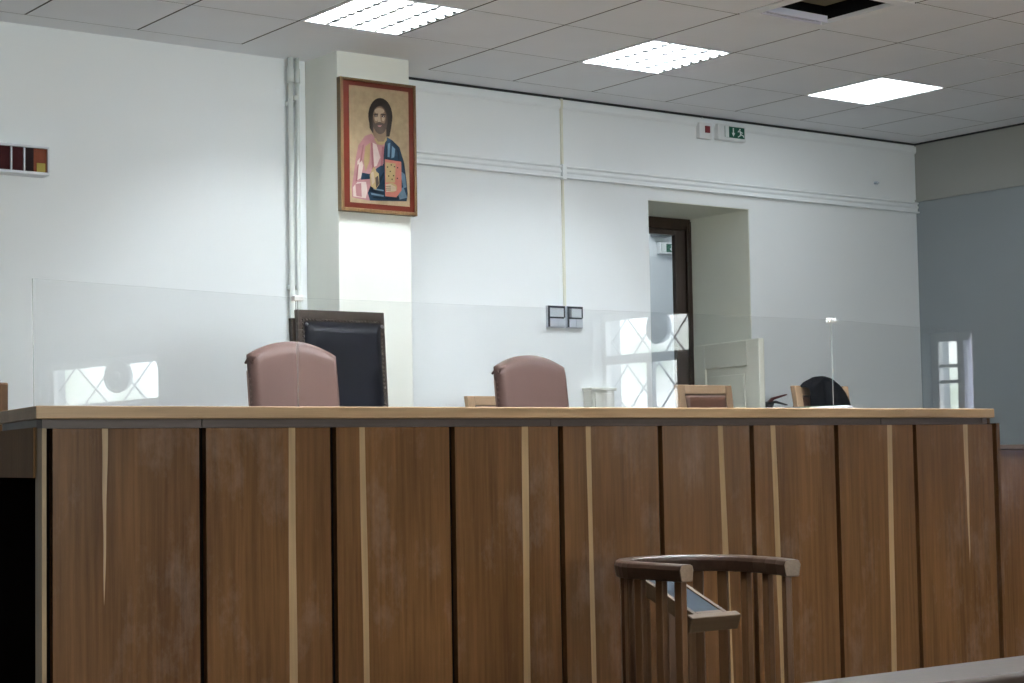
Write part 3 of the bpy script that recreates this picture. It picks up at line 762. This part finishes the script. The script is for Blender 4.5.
# ------------------------------------------------------------------ chairs
def rec(y0, z0, a): return lambda z: y0+math.tan(a)*(z-z0)
def make_pink(label):
    t = thing('judge_chair', label, 'chair', group='pink judges chairs', world=False)
    W, T = .372, .075
    sh, zt = 1.085, 1.138        # shoulder and crown of the back
    lean = R(7); y0 = .22
    def top(x):
        u = x/(W/2); return zt-(zt-sh)*abs(u)**2.0
    b = MB()
    n, mz = 28, 26
    zb = .50
    def side(sgn):
        def fn(u, v):
            x = (u-.5)*W
            e = min(u, 1-u)/.5
            zt_ = top(x); z = zb+(zt_-zb)*v
            ev = min(1, (1-v)*(zt_-zb)/.05)
            puff = (1-(1-min(1, e*9))**2)**.5*(1-(1-ev)**2)**.5
            wx = x*(1+.02*(z-1)*-1)
            yy = y0+math.tan(lean)*(z-.47)+sgn*T/2*(.35+.65*puff)
            if sgn < 0: yy -= .012*math.sin(math.pi*u)*math.sin(math.pi*v)
            return (wx, yy, z)
        return fn
    gf = b.grid(side(-1), n, mz); gb = b.grid(side(1), n, mz)
    for i in range(n):
        for j in (0, mz):
            b.bm.faces.new((gf[i][j], gf[i+1][j], gb[i+1][j], gb[i][j])).smooth = True
    for j in range(mz):
        for i in (0, n):
            b.bm.faces.new((gf[i][j], gf[i][j+1], gb[i][j+1], gb[i][j])).smooth = True
    b.build('backrest', 'pink', t)
    # rolled bolster ends at the shoulders
    b = MB()
    for s in (-1,):
        x = s*(W/2-.004)
        yy = y0+math.tan(lean)*(sh-.47)
        b.tube([(x+.000, yy-.024, sh-.034), (x+.003, yy-.028, sh-.012), (x+.018, yy-.026, sh-.006), (x+.05, yy-.022, sh+.006)], [.003, .007, .008, .003], 12)
        b.tube([(x+.002, yy+.03, sh-.030), (x+.003, yy, sh-.010), (x+.001, yy-.028, sh-.034)], [.005, .008, .005], 12)
    b.build('bolster', 'pink', t)
    for s in (-1, 1):
        b = MB(); pts = []
        for k in range(9):
            z = .55+(sh-.06-.55)*k/8; pts.append((s*(W/2-.001)*(1+.02*(1-z)), y0+math.tan(lean)*(z-.47)+.012, z))
        b.tube(pts, .005, 8)
        for k in range(22):
            z = .55+(sh-.07-.55)*k/21
            b.dome((s*(W/2)*(1+.02*(1-z)), y0+math.tan(lean)*(z-.47)-.004, z), (s, 0, 0), .005, 6)
        b.build('nail_trim', 'pinkpipe', t)
    b = MB(); b.box(-.23, .23, -.24, .21, .42, .50); b.build('seat', 'pink', t, bevel=.025, seg=4)
    for s in (-1, 1):
        MB().box(s*.24-.02, s*.24+.02, -.22, .22, .66, .69).build('armrest', 'walnut_frame', t, bevel=.008)
        MB().box(s*.24-.018, s*.24+.018, -.20, -.16, 0, .66).build('leg', 'walnut_frame', t, bevel=.004)
        MB().box(s*.24-.018, s*.24+.018, .18, .22, 0, .66).build('leg', 'walnut_frame', t, bevel=.004)
    return t
p = make_pink('pink-brown leather chair with arched back in front of the tall black chair')
p.location = (3.393, 5.99-.295, DZ+.012)
q = copy_tree(p); q['label'] = 'pink-brown leather chair with arched back standing alone mid bench'
q.location = (4.797, 6.36-.295, DZ+.008)

def make_black_chair():
    t = thing('high_back_chair', 'tall dark wooden chair with padded black leather back', 'chair', world=False)
    W, H = .478, 1.362
    lean = R(4); y0 = .20
    Y = lambda z: y0+math.tan(lean)*(z-.47)
    def slab(b, x0, x1, z0, z1, ya, yb, mi=0):
        co = [(x, Y(z)+y, z) for z in (z0, z1) for y in (ya, yb) for x in (x0, x1)]
        v = [b.bm.verts.new(c) for c in co]
        for qd in ((0, 2, 3, 1), (4, 5, 7, 6), (0, 1, 5, 4), (2, 6, 7, 3), (0, 4, 6, 2), (1, 3, 7, 5)):
            b.bm.faces.new([v[i] for i in qd]).material_index = mi
    h = W/2
    for s in (-1, 1):
        b = MB(); slab(b, min(s*h, s*(h-.034)), max(s*h, s*(h-.034)), 0, H-.036, -.008, .022); b.build('back_post', 'walnut_frame', t, bevel=.003)
    b = MB(); xin = h-.014
    slab(b, -xin, xin, H-.088, H, -.036, -.0085); slab(b, -xin, -xin+.038, .45, H-.088, -.036, -.0085); slab(b, xin-.026, xin, .45, H-.088, -.036, -.0085)
    b.build('back_frame', 'walnut_frame', t, bevel=.003)
    b = MB(); cx0, cx1, cz0, cz1 = -xin+.026, xin-.018, .50, H-.044
    def fn(u, v):
        eu = min(u, 1-u)*(cx1-cx0); ev = min(v, 1-v)*(cz1-cz0)
        r = min(1, min(eu, ev)/.055); puff = math.sqrt(max(0, 1-(1-r)**2))
        x = cx0+(cx1-cx0)*u; z = cz0+(cz1-cz0)*v
        pin = .004*(math.cos(u*math.pi*16)**2+math.cos(v*math.pi*36)**2) if 0 < min(eu, ev) < .03 else 0
        return (x, Y(z)-.024-.038*puff+pin, z)
    g = b.grid(fn, 36, 60)
    b.build('back_cushion', 'black_leather', t)
    b = MB()
    for u in [i/24 for i in range(25)]:
        for v in (0, 1): 
            x = cx0+(cx1-cx0)*u; z = cz0+(cz1-cz0)*v; b.dome((x, Y(z)-.036, z), (0, -1, 0), .006, 7)
    for v in [i/44 for i in range(1, 44)]:
        for x in (cx0, cx1):
            z = cz0+(cz1-cz0)*v; b.dome((x, Y(z)-.036, z), (0, -1, 0), .006, 7)
    b.build('nail_trim', 'nail', t)
    for s in (-1, 1):
        z = cz1-.022; b = MB(); b.dome((s*(cx1-.012)+.006, Y(z)-.052, z), (0, -1, .3), .009, 10); b.build('button', 'steel', t)
    MB().box(-.24, .24, -.27, .20, .42, .52).build('seat', 'black_leather', t, bevel=.02, seg=4)
    for s in (-1, 1):
        MB().box(s*.245-.02, s*.245+.02, -.26, .2, .68, .71).build('armrest', 'walnut_frame', t, bevel=.008)
        MB().box(s*.245-.02, s*.245+.02, -.25, -.21, 0, .68).build('leg', 'walnut_frame', t, bevel=.004)
    return t
c = make_black_chair(); c.location = (4.172, 6.94-.25, DZ)

def make_wood_chair(label):
    t = thing('wooden_chair', label, 'chair', group='light wooden chairs with leather backs', world=False)
    W, H = .408, 1.063
    lean = R(9); y0 = .20
    Y = lambda z: y0+math.tan(lean)*(z-.47)
    hw = lambda z: W/2-.028*(H-z)
    h = W/2
    def slab(b, f0, f1, z0, z1, ya, yb):
        co = [(fx(z), Y(z)+y, z) for z in (z0, z1) for y in (ya, yb) for fx in (f0, f1)]
        v = [b.bm.verts.new(c) for c in co]
        for qd in ((0, 2, 3, 1), (4, 5, 7, 6), (0, 1, 5, 4), (2, 6, 7, 3), (0, 4, 6, 2), (1, 3, 7, 5)): b.bm.faces.new([v[i] for i in qd])
    for s in (-1, 1):
        b = MB(); f0 = (lambda z: -hw(z)) if s < 0 else (lambda z: hw(z)-.048); f1 = (lambda z: -hw(z)+.048) if s < 0 else (lambda z: hw(z))
        slab(b, f0, f1, 0, H, -.018, .018); b.build('back_post', 'chairwood_z', t, bevel=.004)
    b = MB(); slab(b, lambda z: -hw(z)+.048, lambda z: hw(z)-.048, H-.052, H, -.0175, .0175); slab(b, lambda z: -hw(z)+.048, lambda z: hw(z)-.048, .55, .60, -.016, .016); b.build('crest_rail', 'chairwood', t, bevel=.004)
    b = MB()
    def fn(u, v):
        z = .60+(H-.052-.60)*v; w = hw(z)-.048
        r = min(1, min(min(u, 1-u)*.31, min(v, 1-v)*.4)/.03)
        return ((2*u-1)*w, Y(z)-.008-.016*math.sqrt(max(0, 1-(1-r)**2)), z)
    g = b.grid(fn, 20, 20)
    b.build('leather_back', 'brown_leather', t, solid=.006)
    b = MB()
    for k in range(19):
        z = H-.058; w = hw(z)-.054; b.dome(((2*k/18-1)*w, Y(z)-.014, z), (0, -1, 0), .0065, 7)
    for k in range(1, 20):
        z = H-.058-.02*k
        for s in (-1, 1): b.dome((s*(hw(z)-.054), Y(z)-.014, z), (0, -1, 0), .0055, 7)
    b.build('nail_trim', 'nail', t)
    MB().box(-.21, .21, -.23, .19, .42, .49).build('seat', 'brown_leather', t, bevel=.02, seg=3)
    for s in (-1, 1):
        MB().box(s*.18-.02, s*.18+.02, -.22, -.18, 0, .42).build('leg', 'chairwood_z', t, bevel=.004)
    return t
w = make_wood_chair('light wooden chair with brown leather back in front of the cream gate')
off = .20+math.tan(R(9))*(1.063-.47)-.018
w.location = (6.885, 7.5-off, DZ+.02)
w2 = copy_tree(w); w2['label'] = 'light wooden chair half hidden behind the lone pink-brown chair'
w2.location = (5.955, 8.2-off, DZ-.022)
w3 = copy_tree(w); w3['label'] = 'light wooden chair with a black robe draped over its back'
w3.location = (7.088, 6.8-off, DZ-.012)
# dais boards under the chairs follow their heights
# dark wooden chair just inside the frame at the far left
t = thing('wooden_armchair', 'tall wooden chair post at the left edge, beyond the bench end', 'chair', (1.98, 5.75, 0))
for x in (1.69, 2.188):
    MB().box(x-.02, x+.02, 5.78, 5.82, 0, 1.523).build('back_post', 'stand', t, bevel=.006)
b = MB()
for z0, z1 in ((1.42, 1.50), (1.15, 1.21), (.9, .95)): b.box(1.71, 2.168, 5.785, 5.815, z0, z1)
b.build('back_rail', 'stand', t, bevel=.004)
MB().box(1.66, 2.21, 5.40, 5.83, .42, .47).build('seat', 'brown_leather', t, bevel=.015, seg=3)
for x in (1.69, 2.188): MB().box(x-.02, x+.02, 5.42, 5.46, 0, .42).build('leg', 'stand', t, bevel=.004)

# black robe over the third wooden chair
def robe():
    b = MB()
    prof = [(-.168, 1.596), (-.128, 1.626), (-.075, 1.646), (-.025, 1.650), (.018, 1.640), (.058, 1.618), (.092, 1.588), (.122, 1.538), (.148, 1.485)]
    cx = 7.095
    def pt(u):
        x = -.168+.316*u
        for (xa, za), (xb, zb_) in zip(prof, prof[1:]):
            if x <= xb+1e-6:
                f = (x-xa)/(xb-xa); return x, za+(zb_-za)*f
        return prof[-1]
    yc = 6.80
    def fn(u, v):
        x, zt = pt(u)
        # v: 0 front hem -> .5 over the top -> 1 back hem
        fold = .010*math.sin(u*19+1.2)+.006*math.sin(u*37+v*5)
        if v < .42:
            f = v/.42; z = 1.33+.03*math.sin(u*6)+(zt-.035-1.33)*f; y = yc-.045-.02*(1-f)+fold*(1.2-f)-.01
            x += .03*(1-f)*(u-.3)
        elif v < .58:
            a = (v-.42)/.16*math.pi; z = zt-.035+.035*math.sin(a); y = yc-.055*math.cos(a)+fold*.2
        else:
            f = (v-.58)/.42; z = zt-.035-(zt-1.43)*f; y = yc+.055+.04*f+fold
        return (x+cx, y-.02, z)
    b.grid(fn, 48, 48)
    return tag(b.build('black_robe', 'cloth', solid=.006), 'black robe draped over the back of a light wooden chair', 'robe')
robe()

# ------------------------------------------------------------------ witness stand
t = thing('witness_stand', 'curved dark wooden witness stand with upright slats before the bench', 'witness stand', (3.71, 4.1, 0))
ZR = .93
cxs, cys, rad = 3.745, 4.15, .215
path = []
def addp(x, y): path.append(Vector((x, y, 0)))
for k in range(5): f = k/4; addp(3.53+(cxs-rad-3.53)*(1-(1-f)**2), 3.94+(cys-3.94)*f)
for k in range(1, 24):
    a = math.pi-math.pi*k/24; addp(cxs+rad*math.cos(a), cys+rad*math.sin(a))
for k in range(5): f = 1-k/4; addp(3.888+(cxs+rad-3.888)*(1-(1-f)**2), 3.87+(cys-3.87)*f)
def offset(pts, i, w):
    d = (pts[min(i+1, len(pts)-1)]-pts[max(i-1, 0)]).normalized(); n = Vector((-d.y, d.x, 0)); return pts[i]+n*w
b = MB(); hw_ = .027
sec = [(-hw_, 0), (-hw_+.006, -.034), (hw_-.006, -.034), (hw_, 0), (hw_-.004, .012), (hw_-.012, .016), (-hw_+.012, .016), (-hw_+.004, .012)]
rings = []
for i in range(len(path)):
    rings.append([b.bm.verts.new((*offset(path, i, s)[:2], ZR-.016+z)) for s, z in sec])
n = len(sec)
for i in range(len(rings)-1):
    for k in range(n):
        f = b.bm.faces.new((rings[i][k], rings[i][(k+1) % n], rings[i+1][(k+1) % n], rings[i+1][k]))
b.bm.faces.new(rings[0]).material_index = 1; b.bm.faces.new(rings[-1][::-1]).material_index = 1
b.build('rail', ['stand_rail', 'endgrain'], t, bevel=.003)
# cumulative length along the path for placing slats
cum = [0]
for a_, c_ in zip(path, path[1:]): cum.append(cum[-1]+(c_-a_).length)
def at(s):
    for i in range(len(cum)-1):
        if s <= cum[i+1]:
            f = (s-cum[i])/(cum[i+1]-cum[i]); d = (path[i+1]-path[i]).normalized(); return path[i].lerp(path[i+1], f), math.atan2(d.y, d.x)
    d = (path[-1]-path[-2]).normalized(); return path[-1], math.atan2(d.y, d.x)
SL = [.03, .115, .21, .275, .335, .53, .63, .72, .80, .89, 1.0, 1.125]
for s in SL:
    if s > cum[-1]-.012: s = cum[-1]-.03
    pnt, an = at(s)
    MB().box(pnt.x-.016, pnt.x+.016, pnt.y-.011, pnt.y+.011, .05, ZR-.05, rot=Matrix.Rotation(an, 3, 'Z')).build('slat', 'stand', t, bevel=.003)
b = MB()
rings = [[b.bm.verts.new((*offset(path, i, s)[:2], z)) for s, z in ((-.03, 0), (.03, 0), (.03, .05), (-.03, .05))] for i in range(len(path))]
for i in range(len(rings)-1):
    for k in range(4): b.bm.faces.new((rings[i][k], rings[i][(k+1) % 4], rings[i+1][(k+1) % 4], rings[i+1][k]))
b.bm.faces.new(rings[0]); b.bm.faces.new(rings[-1][::-1]); b.build('foot_rail', 'stand', t)
# sloped book rest inside the stand
ax0, ax1, yA, zA, yD, zD = 3.598, 3.733, 3.990, .780, 4.232, .880
dv = Vector((0, yD-yA, zD-zA)); Ls = dv.length; an = math.atan2(zD-zA, yD-yA)
r_ = thing('book_rest', 'small sloped book rest with slate-blue top inside the witness stand', 'book rest', (ax0, yA, zA))
rt = Matrix.Rotation(an, 3, 'X'); P0 = Vector((ax0, yA, zA))
def tilt_box(b, x0, x1, y0, y1, z0, z1, mi=0):
    co = [P0+rt @ Vector((x-ax0, y, z)) for z in (z0, z1) for y in (y0, y1) for x in (x0, x1)]
    v = [b.bm.verts.new(c) for c in co]
    for qd in ((0, 2, 3, 1), (4, 5, 7, 6), (0, 1, 5, 4), (2, 6, 7, 3), (0, 4, 6, 2), (1, 3, 7, 5)): b.bm.faces.new([v[i] for i in qd]).material_index = mi
b = MB(); fr_ = .016
tilt_box(b, ax0, ax0+fr_, 0, Ls, -.045, 0); tilt_box(b, ax1-fr_, ax1, 0, Ls, -.045, 0); tilt_box(b, ax0+fr_, ax1-fr_, 0, fr_, -.045, 0); tilt_box(b, ax0+fr_, ax1-fr_, Ls-fr_, Ls, -.045, 0)
b.build('frame', 'restwood', r_, bevel=.002)
b = MB(); tilt_box(b, ax0+fr_, ax1-fr_, fr_, Ls-fr_, -.024, -.004); b.build('top', 'slate', r_)
b = MB(); tilt_box(b, ax0-.028, ax1+.032, -.028, -.001, -.046, .002); b.build('ledge', 'restwood', r_, bevel=.003)
b = MB(); b.box(3.70, 3.73, 4.16, 4.345, .80, .825); b.box(3.70, 3.73, 4.13, 4.16, .05, .83); b.build('support', 'stand', r_, bevel=.002)

# lower wooden partition right of the bench
t = thing('partition', 'lower brown wooden partition right of the judges bench', 'partition', (7.6, 5.53, 0))
b = MB(); 
for x0, x1 in ((6.45, 7.35), (7.36, 8.26), (8.27, 9.17), (9.18, 10.15)): MB().box(x0, x1, 5.50, 5.53, 0, 1.245).build('panel', 'panel', t, bevel=.002)
b.box(6.45, 10.16, 5.488, 5.56, 1.245, 1.268); b.build('cap_rail', 'rail', t, bevel=.003)

# front pew: only its top rail reaches into the frame
t = thing('pew', 'brown wooden pew whose top rail crosses the bottom right corner', 'pew', (1.9, 2.42, 0))
b = MB(); b.prism([(2.545, .792), (2.54, .80), (2.36, .80), (2.352, .792), (2.352, .762), (2.362, .752), (2.545, .752)], 'X', -.6, 4.6); b.build('top_rail', 'pew', t, bevel=.003)
b = MB(); b.box(-.6, 4.6, 2.42, 2.45, .40, .752); b.build('back_board', 'pew', t)
b = MB(); b.box(-.6, 4.6, 1.98, 2.42, .41, .45); b.build('seat', 'pew', t, bevel=.005)
for x in (-.62, 2.0, 4.58): MB().box(x, x+.04, 1.97, 2.5, 0, .752).build('end_panel', 'pew', t, bevel=.004)

# ------------------------------------------------------------------ windows in the right wall
for n, (y0, y1, z0, z1) in enumerate(WIN):
    w_ = thing('window_%d' % (n+1), None, None, (XR+.12, (y0+y1)/2, z0)); w_['kind'] = 'structure'
    b = MB(); xa, xb = XR+.10, XR+.16; fw = .06
    b.box(xa, xb, y0, y0+fw, z0, z1); b.box(xa, xb, y1-fw, y1, z0, z1); b.box(xa, xb, y0+fw, y1-fw, z0, z0+fw); b.box(xa, xb, y0+fw, y1-fw, z1-fw, z1)
    ym = (y0+y1)/2
    if n == 1:
        b.box(xa, xb, y0+fw, y1-fw, 2.05, 2.13)
        b.box(xa+.005, xb-.005, ym-.035, ym+.035, z0+fw, 2.05); b.box(xa, xb, -1.60, y1-fw, z0+fw, 2.05)
    else:
        b.box(xa-.06, xb, 2.215, 2.27, z0+fw, z1-fw)
        for z in (1.42, 1.72, 1.83): b.box(xa+.01, xb-.01, y0+fw, 2.215, z-.012, z+.012)
    b.build('window_frame', 'window_frame', w_, bevel=.005)
    if n == 0:
        b = MB(); b.grid(lambda u, v: (XR+.09+.012*math.sin(u*40), 2.275+(y1-2.30)*u, z0+.01+(z1-z0-.02)*v), 60, 2); b.build('curtain', 'curtain', w_)
    b = MB(); b.box(XR-.03, XR+.32, y0-.05, y1+.05, z0-.035, z0); b.build('window_sill', 'window_frame', w_, bevel=.005)
    if n == 1:
        b = MB(); xg = XR+.22; step = .42
        H = z1-z0
        k = -6
        while k*step < (y1-y0)+H:
            # bars rising to the right and to the left, clipped to the opening
            for sg in (1, -1):
                p0 = Vector((k*step, 0)); 
                ta = max(0, -k*step); tb = min(H, (y1-y0)-k*step)
                if tb-ta > .05:
                    A = (k*step+ta, ta); Bq = (k*step+tb, tb)
                    if sg < 0: A = ((y1-y0)-A[0], A[1]); Bq = ((y1-y0)-Bq[0], Bq[1])
                    b.tube([(xg+.008*sg, y0+A[0], z0+A[1]), (xg+.008*sg, y0+Bq[0], z0+Bq[1])], .008, 6)
            k += 1
        b.build('grille', 'iron', w_)
for n, (x0, x1) in enumerate(FILL_WIN):  # the added fill windows in the wall behind the camera
    w_ = thing('window_%d' % (n+3), None, None, ((x0+x1)/2, YF-.15, FZ0)); w_['kind'] = 'structure'
    b = MB(); ya, yb = YF-.18, YF-.12; fw = .06; xm = (x0+x1)/2
    b.box(x0, x0+fw, ya, yb, FZ0, FZ1); b.box(x1-fw, x1, ya, yb, FZ0, FZ1); b.box(x0+fw, x1-fw, ya, yb, FZ0, FZ0+fw); b.box(x0+fw, x1-fw, ya, yb, FZ1-fw, FZ1)
    b.box(xm-.03, xm+.03, ya, yb, FZ0+fw, FZ1-fw); b.box(x0+fw, x1-fw, ya, yb, 2.2, 2.26)
    b.build('window_frame', 'window_frame', w_, bevel=.005)
    b = MB(); b.box(x0-.05, x1+.05, YF-.3, YF+.03, FZ0-.03, FZ0); b.build('window_sill', 'window_frame', w_)
# ------------------------------------------------------------------ round extractor fan set in the grilled window
t = thing('extractor_fan', 'round grey extractor fan set in the upper grilled window, seen mirrored in the screen', 'fan', (XR+.05, -1.84, 2.34))
ec = (XR+.05, -1.84, 2.34)
b = MB(); b.tube([(XR+.15, -1.84, 2.34), (XR+.10, -1.84, 2.34)], [.13, .13], 32); b.ring((XR+.10, -1.84, 2.34), (1, 0, 0), .13, .014, 36, 8); b.build('housing', 'grey_plastic', t)
b = MB()
for k in range(4): b.ring((XR+.095, -1.84, 2.34), (1, 0, 0), 0.03+.031*k, .004, 30, 6)
b.build('cage', 'iron', t)
MB().tube([(XR+.10, -1.84, 2.34), (XR+.08, -1.84, 2.34)], [.04, .02], 16).build('hub', 'grey_plastic', t)

# ------------------------------------------------------------------ daylight: overcast sky over hazy foliage, entering through the windows
wd = bpy.data.worlds.new('overcast'); scn.world = wd; wd.use_nodes = True
nt = wd.node_tree; nt.nodes.clear()
out = nt.nodes.new('ShaderNodeOutputWorld'); bg = nt.nodes.new('ShaderNodeBackground')
tc = nt.nodes.new('ShaderNodeTexCoord'); sep = nt.nodes.new('ShaderNodeSeparateXYZ')
nt.links.new(tc.outputs['Generated'], sep.inputs[0])
noi = nt.nodes.new('ShaderNodeTexNoise'); noi.inputs['Scale'].default_value = 26; noi.inputs['Detail'].default_value = 5
nt.links.new(tc.outputs['Generated'], noi.inputs['Vector'])
fol = nt.nodes.new('ShaderNodeValToRGB')
fol.color_ramp.elements[0].position = .38; fol.color_ramp.elements[0].color = (.42, .50, .43, 1)
fol.color_ramp.elements[1].position = .60; fol.color_ramp.elements[1].color = (.90, .95, .97, 1)
nt.links.new(noi.outputs['Fac'], fol.inputs[0])
hz = nt.nodes.new('ShaderNodeMapRange'); hz.inputs['From Min'].default_value = .10; hz.inputs['From Max'].default_value = .26
nt.links.new(sep.outputs['Z'], hz.inputs['Value'])
mx = nt.nodes.new('ShaderNodeMix'); mx.data_type = 'RGBA'; mx.inputs[7].default_value = (1.04, 1.07, 1.16, 1)
nt.links.new(hz.outputs[0], mx.inputs[0]); nt.links.new(fol.outputs[0], mx.inputs[6]); nt.links.new(mx.outputs[2], bg.inputs['Color'])
bg.inputs['Strength'].default_value = 5.5
# the sky is brightened beyond the added windows opposite the bench, for more fill
sn = nt.nodes.new('ShaderNodeMapRange'); sn.inputs['From Min'].default_value = -.80; sn.inputs['From Max'].default_value = -.96; sn.inputs['To Min'].default_value = 4.8; sn.inputs['To Max'].default_value = 15.0
nt.links.new(sep.outputs['Y'], sn.inputs['Value']); nt.links.new(sn.outputs[0], bg.inputs['Strength'])
nt.links.new(bg.outputs[0], out.inputs[0])
for x0, x1 in FILL_WIN:
    ld = bpy.data.lights.new('daylight_portal', 'AREA'); ld.shape = 'RECTANGLE'; ld.size = x1-x0; ld.size_y = FZ1-FZ0; ld.cycles.is_portal = True
    lo = bpy.data.objects.new('daylight_portal', ld); COL.objects.link(lo); lo.location = ((x0+x1)/2, YF-.28, (FZ0+FZ1)/2); lo.rotation_euler = (R(90), 0, 0)
for n, (y0, y1, z0, z1) in enumerate(WIN):
    ld = bpy.data.lights.new('daylight_portal', 'AREA'); ld.shape = 'RECTANGLE'; ld.size = z1-z0; ld.size_y = y1-y0
    ld.cycles.is_portal = True
    lo = bpy.data.objects.new('daylight_portal', ld); COL.objects.link(lo)
    lo.location = (XR+.30, (y0+y1)/2, (z0+z1)/2); lo.rotation_euler = (0, R(90), 0)

# ------------------------------------------------------------------ camera
cam = bpy.data.cameras.new('camera'); co = bpy.data.objects.new('camera', cam); COL.objects.link(co)
r3 = Vector((0.804, -0.594, -0.017)); yaw, pit, rol, fpx = .63687, .06369, -.01712, 1808.72
fwd = Vector((math.sin(yaw)*math.cos(pit), math.cos(yaw)*math.cos(pit), math.sin(pit)))
rr = Vector((math.cos(yaw), -math.sin(yaw), 0)); uu = rr.cross(fwd)
rx = rr*math.cos(rol)+uu*math.sin(rol); ux = uu*math.cos(rol)-rr*math.sin(rol)
m = Matrix((rx, ux, -fwd)).transposed().to_4x4(); m.translation = Vector((0, 0, 1.25))
co.matrix_world = m
cam.sensor_fit = 'HORIZONTAL'; cam.sensor_width = 36; cam.lens = fpx*36/1024
cam.clip_start = .05
scn.camera = co

for o in list(bpy.data.objects):
    if '_w' in o.keys(): del o['_w']
scn.view_settings.view_transform = 'Standard'; scn.view_settings.look = 'None'
scn.view_settings.exposure = 1.40; scn.view_settings.gamma = 1.0; scn.view_settings.use_curve_mapping = False
cy = scn.cycles
cy.use_denoising = True; cy.max_bounces = 10; cy.diffuse_bounces = 6; cy.glossy_bounces = 6; cy.transparent_max_bounces = 24
cy.sample_clamp_indirect = 6; cy.caustics_reflective = False; cy.caustics_refractive = False
